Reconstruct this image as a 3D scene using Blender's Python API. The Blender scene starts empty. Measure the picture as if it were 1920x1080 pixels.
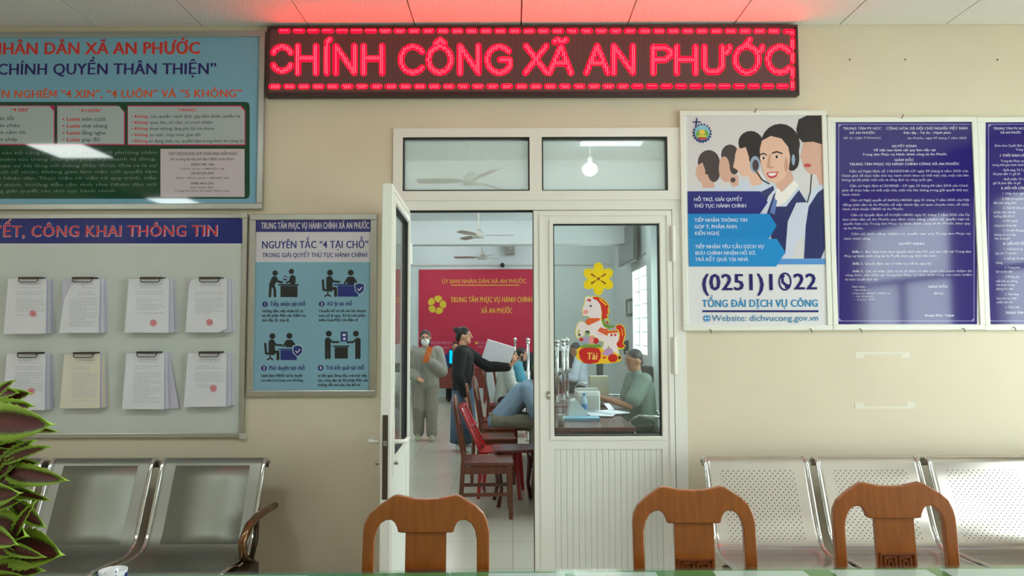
import bpy, bmesh, math, random
from mathutils import Vector, Matrix
random.seed(7)
SC = bpy.context.scene
COL = SC.collection
PI = math.pi
# ------------------------------------------------------------------ camera, world, daylight, exposure
F_PX, CAM_H = 1350.0, 1.55
PITCH, ROLL = math.atan(80 / 1350), -0.003
CAM_ROT = Matrix.Rotation(PI / 2 + PITCH, 3, 'X') @ Matrix.Rotation(ROLL, 3, 'Z')
cd = bpy.data.cameras.new('camera')
cd.sensor_width = 36; cd.lens = 36 * F_PX / 1920; cd.clip_start = .05; cd.clip_end = 200
cam = bpy.data.objects.new('camera', cd); COL.objects.link(cam)
cam.matrix_world = Matrix.Translation((0, 0, CAM_H)) @ CAM_ROT.to_4x4()
SC.camera = cam
w = bpy.data.worlds.new('sky'); SC.world = w; w.use_nodes = True
bg = w.node_tree.nodes['Background']
bg.inputs[0].default_value = (.87, 1.0, .97, 1); bg.inputs[1].default_value = 8.0
vs = SC.view_settings
vs.view_transform = 'Standard'; vs.look = 'None'; vs.gamma = 1; vs.use_curve_mapping = False
vs.exposure = 0.0
SC.cycles.max_bounces = 8; SC.cycles.diffuse_bounces = 5; SC.cycles.glossy_bounces = 4
SC.cycles.transparent_max_bounces = 12; SC.cycles.sample_clamp_indirect = 6
SC.cycles.caustics_reflective = False; SC.cycles.caustics_refractive = False

def portal(name, loc, rot, sx, sy):
    l = bpy.data.lights.new(name, 'AREA'); l.shape = 'RECTANGLE'; l.size = sx; l.size_y = sy
    l.cycles.is_portal = True
    o = bpy.data.objects.new(name, l); COL.objects.link(o); o.location = loc; o.rotation_euler = rot
XR, XL, YB, D, CEIL = 4.6, -5.6, -3.6, 4.22, 3.375       # waiting hall: right, left, back, front wall, ceiling
XR2, XL2, YF, CEIL2, D2 = 2.4, -3.4, 17.0, 3.7, 4.42    # office beyond the door
portal('daylight_opening', (XR + .1, -.22, 1.43), (0, PI / 2, 0), 2.85, 2.16)
portal('daylight_opening', (XR + .1, 2.42, 1.43), (0, PI / 2, 0), 2.85, 1.94)
for y0, y1 in ((5.6, 8.0), (9.4, 11.2), (12.8, 14.4)):  # sampling portals; the first two windows are added for light
    portal('office_daylight', (XR2 + .1, (y0 + y1) / 2, 1.9), (0, PI / 2, 0), 1.7, y1 - y0)

# ------------------------------------------------------------------ helpers
def P(px, py, Y):
    d = CAM_ROT @ Vector(((px - 960) / F_PX, -(py - 540) / F_PX, -1))
    t = Y / d.y
    return Vector((d.x * t, Y, CAM_H + d.z * t))
def on_plane(px, py, z):
    d = CAM_ROT @ Vector(((px - 960) / F_PX, -(py - 540) / F_PX, -1)); k = (z - CAM_H) / d.z
    return d.x * k, d.y * k
def lin(c):
    return tuple(((v / 255) / 12.92 if v / 255 <= .04045 else ((v / 255 + .055) / 1.055) ** 2.4) for v in c) + (1,)
MATS = {}
def mat(name, c, rough=.6, metal=0, spec=.5, var=0, scale=8, bump=0, bscale=60, coat=0, stretch=None):
    if name in MATS: return MATS[name]
    m = bpy.data.materials.new(name); m.use_nodes = True; MATS[name] = m
    nt = m.node_tree; b = nt.nodes['Principled BSDF']
    b.inputs['Base Color'].default_value = lin(c); b.inputs['Roughness'].default_value = rough
    b.inputs['Metallic'].default_value = metal; b.inputs['Specular IOR Level'].default_value = spec
    b.inputs['Coat Weight'].default_value = coat; b.inputs['Coat Roughness'].default_value = .12
    tc = nt.nodes.new('ShaderNodeTexCoord'); mp = nt.nodes.new('ShaderNodeMapping')
    nt.links.new(tc.outputs['Object'], mp.inputs[0])
    if stretch: mp.inputs['Scale'].default_value = stretch
    n = nt.nodes.new('ShaderNodeTexNoise'); n.inputs['Scale'].default_value = scale; n.inputs['Detail'].default_value = 4
    nt.links.new(mp.outputs[0], n.inputs['Vector'])
    mx = nt.nodes.new('ShaderNodeMix'); mx.data_type = 'RGBA'; mx.blend_type = 'MULTIPLY'
    rp = nt.nodes.new('ShaderNodeMapRange'); rp.inputs['To Min'].default_value = 1 - var; rp.inputs['To Max'].default_value = 1 + var
    rp.inputs['From Min'].default_value = .3; rp.inputs['From Max'].default_value = .7
    nt.links.new(n.outputs['Fac'], rp.inputs['Value']); mx.inputs['Factor'].default_value = 1
    mx.inputs['A'].default_value = lin(c); nt.links.new(rp.outputs[0], mx.inputs['B'])
    nt.links.new(mx.outputs['Result'], b.inputs['Base Color'])
    if bump:
        n2 = nt.nodes.new('ShaderNodeTexNoise'); n2.inputs['Scale'].default_value = bscale
        nt.links.new(mp.outputs[0], n2.inputs['Vector'])
        bp = nt.nodes.new('ShaderNodeBump'); bp.inputs['Strength'].default_value = bump; bp.inputs['Distance'].default_value = .01
        nt.links.new(n2.outputs['Fac'], bp.inputs['Height']); nt.links.new(bp.outputs[0], b.inputs['Normal'])
    return m
def emit(name, c, k):
    m = bpy.data.materials.new(name); m.use_nodes = True; MATS[name] = m
    b = m.node_tree.nodes['Principled BSDF']
    b.inputs['Base Color'].default_value = (.004, .004, .004, 1); b.inputs['Specular IOR Level'].default_value = 0
    b.inputs['Emission Color'].default_value = c if len(c) == 4 else tuple(c) + (1,)
    b.inputs['Emission Strength'].default_value = k
    return m
def glass(name, tint, haze=0.0, ior=1.5, rough=.015):
    m = bpy.data.materials.new(name); m.use_nodes = True; MATS[name] = m
    nt = m.node_tree; nt.nodes.clear(); N = nt.nodes.new; L = nt.links.new
    o = N('ShaderNodeOutputMaterial'); t = N('ShaderNodeBsdfTransparent'); t.inputs[0].default_value = tuple(tint) + (1,)
    g = N('ShaderNodeBsdfGlossy'); g.inputs['Roughness'].default_value = rough
    f = N('ShaderNodeFresnel'); 
    ge = N('ShaderNodeNewGeometry'); bf = N('ShaderNodeMath'); bf.operation = 'MULTIPLY_ADD'      # same Fresnel on both faces of the pane
    bf.inputs[1].default_value = 1 / ior - ior; bf.inputs[2].default_value = ior; L(ge.outputs['Backfacing'], bf.inputs[0]); L(bf.outputs[0], f.inputs[0])
    mx = N('ShaderNodeMixShader'); L(f.outputs[0], mx.inputs[0]); L(t.outputs[0], mx.inputs[1]); L(g.outputs[0], mx.inputs[2])
    df = N('ShaderNodeBsdfDiffuse'); df.inputs[0].default_value = (.8, .85, .85, 1)
    m2 = N('ShaderNodeMixShader'); m2.inputs[0].default_value = haze
    L(mx.outputs[0], m2.inputs[1]); L(df.outputs[0], m2.inputs[2]); L(m2.outputs[0], o.inputs[0])
    return m
WM = {}
def link(o, parent=None):
    COL.objects.link(o)
    if parent is not None: o.parent = parent
    return o
def tag(o, label, cat=None, group=None, kind=None):
    o['label'] = label
    if cat: o['category'] = cat
    if group: o['group'] = group
    if kind: o['kind'] = kind
    return o
def thing(name, label, cat, loc=(0, 0, 0), rz=0, group=None, kind=None):
    o = bpy.data.objects.new(name, None); o.empty_display_size = .1; COL.objects.link(o)
    o.location = loc; o.rotation_euler = (0, 0, rz)
    WM[o.name] = Matrix.Translation(loc) @ Matrix.Rotation(rz, 4, 'Z')
    return tag(o, label, cat, group, kind)
class MB:
    def __init__(s): s.v = []; s.f = []; s.uv = None
    def add(s, vs, fs):
        n = len(s.v); s.v += [Vector(v) for v in vs]; s.f += [tuple(i + n for i in f) for f in fs]; return s
    def box(s, x0, x1, y0, y1, z0, z1):
        return s.add([(x0, y0, z0), (x1, y0, z0), (x1, y1, z0), (x0, y1, z0), (x0, y0, z1), (x1, y0, z1), (x1, y1, z1), (x0, y1, z1)],
                     [(0, 3, 2, 1), (4, 5, 6, 7), (0, 1, 5, 4), (1, 2, 6, 5), (2, 3, 7, 6), (3, 0, 4, 7)])
    def bar(s, a, b, w, d, up=(0, 0, 1), w1=None, d1=None):
        a, b = Vector(a), Vector(b); t = (b - a).normalized(); u = Vector(up)
        if abs(t.dot(u)) > .95: u = Vector((0, 1, 0))
        x = t.cross(u).normalized(); y = x.cross(t).normalized()
        w1 = w if w1 is None else w1; d1 = d if d1 is None else d1
        vs = [p + x * (i * ww / 2) + y * (j * dd / 2) for p, ww, dd in ((a, w, d), (b, w1, d1)) for i, j in ((-1, -1), (1, -1), (1, 1), (-1, 1))]
        return s.add(vs, [(0, 1, 2, 3), (7, 6, 5, 4), (0, 4, 5, 1), (1, 5, 6, 2), (2, 6, 7, 3), (3, 7, 4, 0)])
    def tube(s, pts, r, n=8, cap=True):
        pts = [Vector(p) for p in pts]; rs = r if isinstance(r, (list, tuple)) else [r] * len(pts)
        base = len(s.v); prev = None
        for i, p in enumerate(pts):
            t = (pts[min(i + 1, len(pts) - 1)] - pts[max(i - 1, 0)]).normalized()
            if prev is None:
                u = Vector((0, 0, 1)) if abs(t.z) < .9 else Vector((1, 0, 0))
                prev = t.cross(u).normalized()
            x = (prev - t * prev.dot(t)).normalized(); prev = x; y = t.cross(x)
            s.v += [p + (x * math.cos(a) + y * math.sin(a)) * rs[i] for a in (2 * PI * k / n for k in range(n))]
        for i in range(len(pts) - 1):
            for k in range(n):
                a = base + i * n + k; b = base + i * n + (k + 1) % n
                s.f.append((a, b, b + n, a + n))
        if cap:
            s.f.append(tuple(base + k for k in reversed(range(n)))); e = base + (len(pts) - 1) * n
            s.f.append(tuple(e + k for k in range(n)))
        return s
    def prism(s, poly, y0, y1, ax='y'):
        n = len(poly)
        def mk(p, d): return (p[0], d, p[1]) if ax == 'y' else ((d, p[0], p[1]) if ax == 'x' else (p[0], p[1], d))
        return s.add([mk(p, y0) for p in poly] + [mk(p, y1) for p in poly],
                     [tuple(range(n)), tuple(reversed(range(n, 2 * n)))] + [(i, i + n, (i + 1) % n + n, (i + 1) % n) for i in range(n)])
    def lathe(s, prof, c=(0, 0, 0), n=20, ax='z'):
        base = len(s.v); c = Vector(c)
        for r, h in prof:
            for k in range(n):
                a = 2 * PI * k / n; q = (r * math.cos(a), r * math.sin(a), h)
                if ax == 'y': q = (q[0], q[2], q[1])
                s.v.append(c + Vector(q))
        for i in range(len(prof) - 1):
            for k in range(n):
                a = base + i * n + k; b = base + i * n + (k + 1) % n
                s.f.append((a, b, b + n, a + n))
        s.f.append(tuple(base + k for k in reversed(range(n)))); e = base + (len(prof) - 1) * n
        s.f.append(tuple(e + k for k in range(n)))
        return s
    def ball(s, c, r, n=10, m=7):
        r = (r, r, r) if not isinstance(r, (tuple, list)) else r; c = Vector(c); b = len(s.v)
        s.v.append(c - Vector((0, 0, r[2])))
        for i in range(1, m):
            a = -PI / 2 + PI * i / m
            for k in range(n):
                t = 2 * PI * k / n
                s.v.append(c + Vector((r[0] * math.cos(a) * math.cos(t), r[1] * math.cos(a) * math.sin(t), r[2] * math.sin(a))))
        s.v.append(c + Vector((0, 0, r[2]))); e = len(s.v) - 1
        for k in range(n):
            s.f.append((b, b + 1 + (k + 1) % n, b + 1 + k)); s.f.append((e, e - n + k, e - n + (k + 1) % n))
        for i in range(m - 2):
            for k in range(n):
                a = b + 1 + i * n + k; q = b + 1 + i * n + (k + 1) % n
                s.f.append((a, q, q + n, a + n))
        return s
    def mesh(s, name, m, smooth=False, W=None):
        me = bpy.data.meshes.new(name)
        vs = s.v if W is None else [W @ v for v in s.v]
        me.from_pydata([tuple(v) for v in vs], [], s.f)
        if m is not None: me.materials.append(m)
        if smooth:
            me.polygons.foreach_set('use_smooth', [True] * len(me.polygons))
        me.update(); return me
    def build(s, name, m, parent=None, world=True, smooth=False, bevel=0):
        W = None
        if parent is not None and world and parent.name in WM: W = WM[parent.name].inverted()
        o = bpy.data.objects.new(name, s.mesh(name, m, smooth, W)); link(o, parent)
        if parent is not None and parent.name in WM: WM[o.name] = WM[parent.name]
        if bevel:
            b = o.modifiers.new('bevel', 'BEVEL'); b.width = bevel; b.segments = 2; b.limit_method = 'ANGLE'
        if smooth == 'auto' or (smooth and bevel == 0): pass
        return o
def copy_tree(o, parent=None):
    c = o.copy(); COL.objects.link(c); c.parent = parent
    for ch in list(o.children): copy_tree(ch, c)
    return c
def part_copy(o, parent, loc=None):
    c = o.copy(); COL.objects.link(c); c.parent = parent
    if loc is not None: c.location = loc
    return c
def rect(px0, py0, px1, py1, Y):
    mx, my = (px0 + px1) / 2, (py0 + py1) / 2
    return P(px0, my, Y).x, P(px1, my, Y).x, P(mx, py1, Y).z, P(mx, py0, Y).z
def struct(name, mb, m, label, cat='wall', parent=None):
    o = mb.build(name, m, parent)
    if parent is None: tag(o, label, cat, kind='structure')
    return o
# ---- glyphs of the built-in font, laid out by hand
GL = {}
def glyphs(chars):
    cu = bpy.data.curves.new('glyph', 'FONT'); cu.resolution_u = 2
    ob = bpy.data.objects.new('glyph', cu); COL.objects.link(ob)
    def go(t, off=0.0):
        cu.body = t; cu.offset = off
        me = bpy.data.meshes.new_from_object(ob.evaluated_get(bpy.context.evaluated_depsgraph_get()))
        vs = [(v.co.x, v.co.y) for v in me.vertices]; fs = [tuple(p.vertices) for p in me.polygons]; A = sum(p.area for p in me.polygons)
        bpy.data.meshes.remove(me); return vs, fs, A
    w0 = max(v[0] for v in go('|')[0])
    for c in chars:
        if c == ' ': vs, fs = [], []
        else:                                # some outlines fill wrongly at one offset: keep the one with the middling area
            var = sorted((go(c, o) for o in (0.0, .0015, .003, .0045, .006)), key=lambda g: g[2]); vs, fs, _ = var[2]
        adv = max(v[0] for v in go(c + '|')[0]) - w0
        if c == 'M':                         # these two outlines overlap themselves: drawn by hand
            H = .685; vs = [(.07, 0), (.155, 0), (.155, H), (.07, H), (.627, 0), (.712, 0), (.712, H), (.627, H), (.155, H - .16), (.391, .12), (.391, .28), (.627, H - .16)]
            fs = [(0, 1, 2, 3), (4, 5, 6, 7), (2, 8, 9, 10), (10, 9, 11, 7)]
        if c == 'Đ':
            vs, fs, adv = GL[('D', False)]; n = len(vs)
            vs = vs + [(x, y) for x0, x1 in ((-.005, .073), (.165, .36)) for x, y in ((x0, .315), (x1, .315), (x1, .385), (x0, .385))]; fs = fs + [(n, n + 1, n + 2, n + 3), (n + 4, n + 5, n + 6, n + 7)]
        GL[(c, False)] = (vs, fs, adv)
        bv, bf = [], []
        for d in (-.024, 0, .024): n = len(bv); bv += [(v[0] + d + .012, v[1], d) for v in vs]; bf += [tuple(q + n for q in f) for f in fs]
        GL[(c, True)] = (bv, bf, adv + .024)
    bpy.data.objects.remove(ob); bpy.data.curves.remove(cu)
VN = "ÀÁÂÃÈÉÊÌÍÒÓÔÕÙÚÝàáâãèéêìíòóôõùúýĂăĐđĨĩŨũƠơƯưẠạẢảẤấẦầẨẩẪẫẬậẮắẰằẲẳẴẵẶặẸẹẺẻẼẽẾếỀềỂểỄễỆệỈỉỊịỌọỎỏỐốỒồỔổỖỗỘộỚớỜờỞởỠỡỢợỤụỦủỨứỪừỬửỮữỰựỲỳỴỵỶỷỸỹ"
CH = ''.join(chr(i) for i in range(32, 127)) + VN + '“”–•©'
glyphs(CH)
CAPH = max(v[1] for v in GL[('H', False)][0])
def text(mb, body, x0, x1, base, cap, Y, bold=True, f=lambda x, y: (x, y), track=0, slant=0, words=None):
    """lay a line of type between picture columns x0 and x1 (or natural width times x1 if x1 is a negative number)"""
    x = 0; items = []
    for c in body:
        g = GL.get((c, bold)) or GL[('?', bold)]
        items.append((x, g)); x += g[2] + track
    W = max(x - track, .001)
    a = P(*f(x0, base), Y); t = P(*f(x0, base - cap), Y); sz = (t.z - a.z) / CAPH
    if x1 < 0: sx = sz * -x1
    else: sx = (P(*f(x1, base), Y).x - a.x) / W
    new = True
    for ox, (vs, fs, _) in items:
        if words is not None:
            if not vs: new = True; continue
            if new: mb = MB(); words.append(mb); new = False
        mb.add([(a.x + (ox + v[0] + slant * v[1]) * sx, Y - (v[2] * .0006 + .00002 if len(v) > 2 else 0), a.z + v[1] * sz) for v in vs], fs)
    return a.x + x * sx
class Print:
    """flat print on a board: layers of polygons and type in picture coordinates of the board's face"""
    def __init__(s, parent, Y, f=lambda x, y: (x, y)): s.p = parent; s.Y = Y; s.f = f; s.k = 0
    def layer(s): s.k += 1; return s.Y - .00007 * s.k
    def q(s, x, y): return P(*s.f(x, y), s.y)
    def polys(s, name, m, polys, each=None):
        s.y = s.layer(); mb = MB(); each = len(polys) <= 3 if each is None else each
        for i_, po in enumerate(polys):
            pts = [s.q(*p) + Vector((0, -.000003 * (i_ % 20), 0)) for p in po]
            # keep facing the room
            A = sum(pts[i].x * pts[(i + 1) % len(pts)].z - pts[(i + 1) % len(pts)].x * pts[i].z for i in range(len(pts)))
            if A < 0: pts.reverse()
            mb.add(pts, [tuple(range(len(pts)))])
            if each: mb.build(name, m, s.p); mb = MB()
        return None if each else mb.build(name, m, s.p)
    def words(s, name, m, lines, bold=True, **k):
        s.y = s.layer(); mb = MB()
        for b, x0, x1, base, cap in lines:
            if abs(s.f(0, cap)[1] - s.f(0, 0)[1]) < 8.5: text(mb, b, x0, x1, base, cap, s.y, bold, s.f, **k)
            else:
                ws = []; text(None, b, x0, x1, base, cap, s.y, bold, s.f, words=ws, **k)
                for w_ in ws: w_.build(name, m, s.p)
        if mb.v: mb.build(name, m, s.p)['kind'] = 'stuff'
def R4(x0, y0, x1, y1): return [(x0, y0), (x1, y0), (x1, y1), (x0, y1)]
def disc(cx, cy, rx, ry=None, n=20, rot=0):
    ry = rx if ry is None else ry; c, s_ = math.cos(rot), math.sin(rot)
    return [(cx + rx * math.cos(a) * c - ry * math.sin(a) * s_, cy + rx * math.cos(a) * s_ + ry * math.sin(a) * c) for a in (2 * PI * i / n for i in range(n))]
def cap2(x0, y0, x1, y1, r, r1=None, n=6):
    r1 = r if r1 is None else r1; a = math.atan2(y1 - y0, x1 - x0)
    return [(x1 + r1 * math.cos(a - PI / 2 + PI * i / n), y1 + r1 * math.sin(a - PI / 2 + PI * i / n)) for i in range(n + 1)] + \
           [(x0 + r * math.cos(a + PI / 2 + PI * i / n), y0 + r * math.sin(a + PI / 2 + PI * i / n)) for i in range(n + 1)]
def strokes(pts, r): return [cap2(*pts[i], *pts[i + 1], r) for i in range(len(pts) - 1)]
def frame4(mb, x0, x1, z0, z1, b, y0, y1):
    mb.box(x0, x1, y0, y1, z1 - b, z1).box(x0, x1, y0, y1, z0, z0 + b)
    return mb.box(x0, x0 + b, y0, y1, z0 + b, z1 - b).box(x1 - b, x1, y0, y1, z0 + b, z1 - b)
# ------------------------------------------------------------------ materials of the shell
M_WALL = mat('cream_paint', (219, 209, 187), .55, var=.03, scale=2.2, bump=.05, bscale=140)
M_OFFW = mat('office_paint', (210, 221, 222), .6, var=.02, scale=2)
M_OFFC = mat('office_ceiling_paint', (222, 228, 230), .7, var=.02, scale=2)
M_TILE = mat('ceiling_tile', (238, 236, 232), .8, var=.05, scale=90, bump=.5, bscale=60)
M_TBAR = mat('ceiling_grid', (120, 112, 105), .6)
M_ALU = mat('white_aluminium', (232, 233, 226), .35, var=.015, scale=5)
M_SLAT = mat('white_slat', (226, 230, 224), .4, var=.02, scale=6)
M_GASK = mat('black_gasket', (25, 26, 25), .6)
M_STEEL = mat('brushed_steel', (190, 190, 186), .28, metal=1, var=.04, scale=5)
M_CHROME = mat('chrome', (215, 215, 215), .08, metal=1)
M_GLASS = glass('window_glass', (.90, .94, .93), .025)
M_GLASS2 = glass('transom_glass', (.90, .94, .93), .32)
# floor with thin tile joints
def floor_mat(name, c, rough):
    m = mat(name, c, rough, var=.03, scale=1.5); nt = m.node_tree; b = nt.nodes['Principled BSDF']
    br = nt.nodes.new('ShaderNodeTexBrick'); br.offset = 0; br.inputs['Scale'].default_value = 1; br.inputs['Brick Width'].default_value = .6
    br.inputs['Row Height'].default_value = .6; br.inputs['Mortar Size'].default_value = .003
    tc = nt.nodes.new('ShaderNodeTexCoord'); nt.links.new(tc.outputs['Object'], br.inputs['Vector'])
    old = b.inputs['Base Color'].links[0].from_socket
    nt.links.new(old, br.inputs['Color1']); nt.links.new(old, br.inputs['Color2'])
    br.inputs['Mortar'].default_value = lin([v * .8 for v in c]); nt.links.new(br.outputs['Color'], b.inputs['Base Color'])
    return m
M_FLOOR = floor_mat('hall_floor', (194, 188, 177), .3)
M_FLOOR2 = floor_mat('office_floor', (196, 190, 176), .22)

# ------------------------------------------------------------------ waiting hall shell
dx0, dx1, _, dz1 = rect(737, 240, 1281, 1075, D)
struct('floor', MB().box(XL - .2, XR + 3, YB - 3, D + .1, -.1, 0), M_FLOOR, 'grey tiled floor of the waiting hall', 'floor')
mb = MB().box(XL - .2, dx0, D, D2, 0, CEIL + .4).box(dx1, XR + .2, D, D2, 0, CEIL + .4).box(dx0, dx1, D, D2, dz1, CEIL + .4)
struct('wall_front', mb, M_WALL, 'cream painted wall with the white double door')
struct('wall_left', MB().box(XL - .2, XL, YB, D, 0, CEIL + .2), M_WALL, 'cream wall closing the left end of the hall')
mb = MB().box(XR, XR + .2, YB, -1.3, 0, CEIL + .2).box(XR, XR + .2, .86, 1.45, 0, CEIL + .2).box(XR, XR + .2, 3.4, D, 0, CEIL + .2).box(XR, XR + .2, -1.3, 3.4, 2.86, CEIL + .2)
struct('wall_right', mb, M_WALL, 'cream wall with two tall openings to daylight')
mb = MB().box(XL, XR, YB - .2, YB, 0, CEIL + .2)
struct('wall_back', mb, M_WALL, 'cream wall behind the camera')
# window bars standing in the openings (they mirror in the laminated posters)
for i, (y0, y1) in enumerate(((-1.3, .86), (1.45, 3.4))):
    mb = MB().box(XR + .06, XR + .12, y0, y0 + .06, 0, 2.86).box(XR + .06, XR + .12, y1 - .06, y1, 0, 2.86)
    mb.box(XR + .06, XR + .12, y0 + .06, y1 - .06, 2.8, 2.86).box(XR + .06, XR + .12, y0 + .06, y1 - .06, 2.1, 2.16)
    mb.box(XR + .06, XR + .12, (y0 + y1) / 2 - .04, (y0 + y1) / 2 + .04, 0, 2.1)
    struct('trim_%d' % (i + 1), mb, M_ALU, 'white aluminium bars in the opening to daylight, %s' % ('nearest the camera' if i == 0 else 'beside the notice wall'), 'frame')
ceil = struct('ceiling', MB().box(XL, XR, YB, D, CEIL + .012, CEIL + .1), M_TBAR, 'suspended ceiling of square white tiles', 'ceiling')
TP = .636; tx0 = P(977, 46, D).x
tm = None; k0 = math.ceil((XL - tx0) / TP); j = 0
while D - j * TP > YB + .1:
    y1 = D - j * TP; y0 = max(y1 - TP, YB)
    for k in range(k0 - 1, 40):
        a = tx0 + k * TP; b = a + TP
        if b > XR: break
        if a < XL - .01: continue
        cx, cy = (a + b) / 2, (y0 + y1) / 2
        full = y1 - y0 > TP - .01
        if full and tm is None:
            h = TP / 2 - .004
            tm = MB().box(-h, h, -h, h, 0, .012).mesh('ceiling_tile', M_TILE)
        me = tm if full else MB().box(-TP / 2 + .004, TP / 2 - .004, -(y1 - y0) / 2 + .004, (y1 - y0) / 2 - .004, 0, .012).mesh('ceiling_tile', M_TILE)
        o = bpy.data.objects.new('ceiling_tile', me); link(o, ceil); o.location = (cx, cy, CEIL + random.uniform(-.001, .0015))
    j += 1
M_LED = emit('led_diffuser', (.93, 1.0, .97), 19)
def led_panel(x0, x1, y0, y1, label):
    t = thing('ceiling_light', label, 'light', ((x0 + x1) / 2, (y0 + y1) / 2, CEIL - .015), group='ceiling light panels')
    frame = MB(); b = .012
    frame.box(x0 - b, x1 + b, y0 - b, y0, CEIL - .014, CEIL - .001).box(x0 - b, x1 + b, y1, y1 + b, CEIL - .014, CEIL - .001)
    frame.box(x0 - b, x0, y0, y1, CEIL - .014, CEIL - .001).box(x1, x1 + b, y0, y1, CEIL - .014, CEIL - .001)
    frame.build('frame', M_ALU, t); MB().box(x0, x1, y0, y1, CEIL - .012, CEIL - .001).build('diffuser', M_LED, t)
led_panel(-4.70, -4.15, .98, 1.54, 'square ceiling light mirrored in the green and blue slogan board')
led_panel(-4.98, -4.42, -1.85, -1.29, 'square ceiling light behind the one mirrored in the slogan board')
led_panel(-2.1, -1.5, 1.1, 1.7, 'added square ceiling light between the two mirrored ones, brightening the wall')  # extra panel added to brighten the middle of the wall
led_panel(.67, 1.27, 1.48, 2.08, 'square ceiling light mirrored in the transom glass above the door')

# ------------------------------------------------------------------ office shell beyond the door
struct('floor.001', MB().box(XL2, XR2, D + .1, YF, -.1, 0), M_FLOOR2, 'pale tiled floor of the office beyond the door', 'floor')
struct('wall_far', MB().box(XL2, XR2, YF, YF + .2, 0, CEIL2 + .2), M_OFFW, 'pale blue-grey end wall of the office')
struct('wall_far_left', MB().box(XL2 - .2, XL2, D2, YF + .2, 0, CEIL2 + .2), M_OFFW, 'pale blue-grey left wall of the office')
WIN = ((5.6, 8.0, 1.06, 2.76), (9.4, 11.2, 1.06, 2.76), (12.8, 14.4, 1.06, 2.76))  # first two are out of view, added to light the office
mb = MB(); yp = D2
for y0, y1, z0, z1 in WIN:
    mb.box(XR2, XR2 + .05, yp, y0, 0, CEIL2 + .2).box(XR2, XR2 + .05, y0, y1, 0, z0).box(XR2, XR2 + .05, y0, y1, z1, CEIL2 + .2); yp = y1
mb.box(XR2, XR2 + .05, yp, YF + .2, 0, CEIL2 + .2)
struct('wall_far_right', mb, M_OFFW, 'pale blue-grey window wall of the office')
struct('ceiling.001', MB().box(XL2 - .2, XR2 + .2, D2, YF + .2, CEIL2, CEIL2 + .15), M_OFFC, 'white plaster ceiling of the office', 'ceiling')
struct('trim_3', MB().box(XL2, XR2, 9.0, 9.35, 3.24, CEIL2), M_OFFC, 'concrete ceiling beam nearer the door', 'beam')
struct('trim_4', MB().box(XL2, XR2, 14.0, 14.35, 3.24, CEIL2), M_OFFC, 'concrete ceiling beam nearer the red banner', 'beam')
struct('trim_5', MB().box(2.2, XR2, 11.35, 11.75, 0, CEIL2), M_OFFW, 'square wall pillar beside the bright office window', 'pillar')
M_GLASS3 = glass('office_window_glass', (.92, .95, .94), .02)
for i, (y0, y1, z0, z1) in enumerate(WIN):
    t = thing('window_%d' % (i + 1), 'barred office window %s' % ('added out of view nearest the door, to let in light', 'added out of view in the middle of the wall, to let in light', 'seen bright through the door glass')[i], 'window', (XR2 + .05, (y0 + y1) / 2, z0), kind='structure')
    f = MB(); a = XR2 + .005; b = XR2 + .035
    f.box(a, b, y0, y1, z0, z0 + .05).box(a, b, y0, y1, z1 - .05, z1).box(a, b, y0, y0 + .05, z0, z1).box(a, b, y1 - .05, y1, z0, z1)
    f.box(a, b, (y0 + y1) / 2 - .03, (y0 + y1) / 2 + .03, z0, z1); f.build('window_frame', M_ALU, t)
    for k in range(6):
        z = z0 + .2 + k * .26
        MB().box(XR2 + .052, XR2 + .06, y0, y1, z - .01, z + .01).build('window_bar', M_ALU, t)
    MB().box(XR2 + .018, XR2 + .022, y0 + .05, y1 - .05, z0 + .05, z1 - .05).build('pane', M_GLASS3, t)
tag(MB().box(-.82, .18, 4.62, 4.66, 0, .004).build('floor_strip', mat('red_strip', (150, 40, 55), .5)), 'thin dark red strip on the floor just inside the doorway', 'floor strip')

# ------------------------------------------------------------------ double door with transom
door = thing('door_1', 'white aluminium double door with glass transom, left leaf open', 'door', ((dx0 + dx1) / 2, D, 0), kind='structure')
fy0, fy1 = D - .012, D + .075
X = lambda px, py=600: P(px, py, fy0).x
Z = lambda py, px=1000: P(px, py, fy0).z
tp = [rect(755, 257, 993, 358, fy0), rect(1016, 257, 1252, 358, fy0)]
fr = MB(); zt = Z(240); xa, xb = X(737, 300), X(1281, 300)
zh = Z(393); zr = Z(375)
fr.box(xa, xb, fy0, fy1, tp[0][3], zt).box(xa, xb, fy0, fy1, zr, tp[0][2])
fr.box(xa, tp[0][0], fy0, fy1, tp[0][2], tp[0][3]).box(tp[0][1], tp[1][0], fy0, fy1, tp[0][2], tp[0][3]).box(tp[1][1], xb, fy0, fy1, tp[0][2], tp[0][3])
fr.box(xa, xb, fy0 + .008, fy1, zh, zr)
xj0, xj1 = X(757), X(1264)
fr.box(xa, xj0, fy0 + .004, fy1, 0, zh).box(xj1, xb, fy0 + .004, fy1, 0, zh)
fr.build('frame', M_ALU, door)
for x0, x1, z0, z1 in tp:
    g = frame4(MB(), x0, x1, z0, z1, .008, fy0 + .004, fy1 - .02).build('gasket', M_GASK, door)
    MB().box(x0 + .004, x1 - .004, fy0 + .03, fy0 + .036, z0 + .004, z1 - .004).build('transom_pane', M_GLASS2, door)
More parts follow.
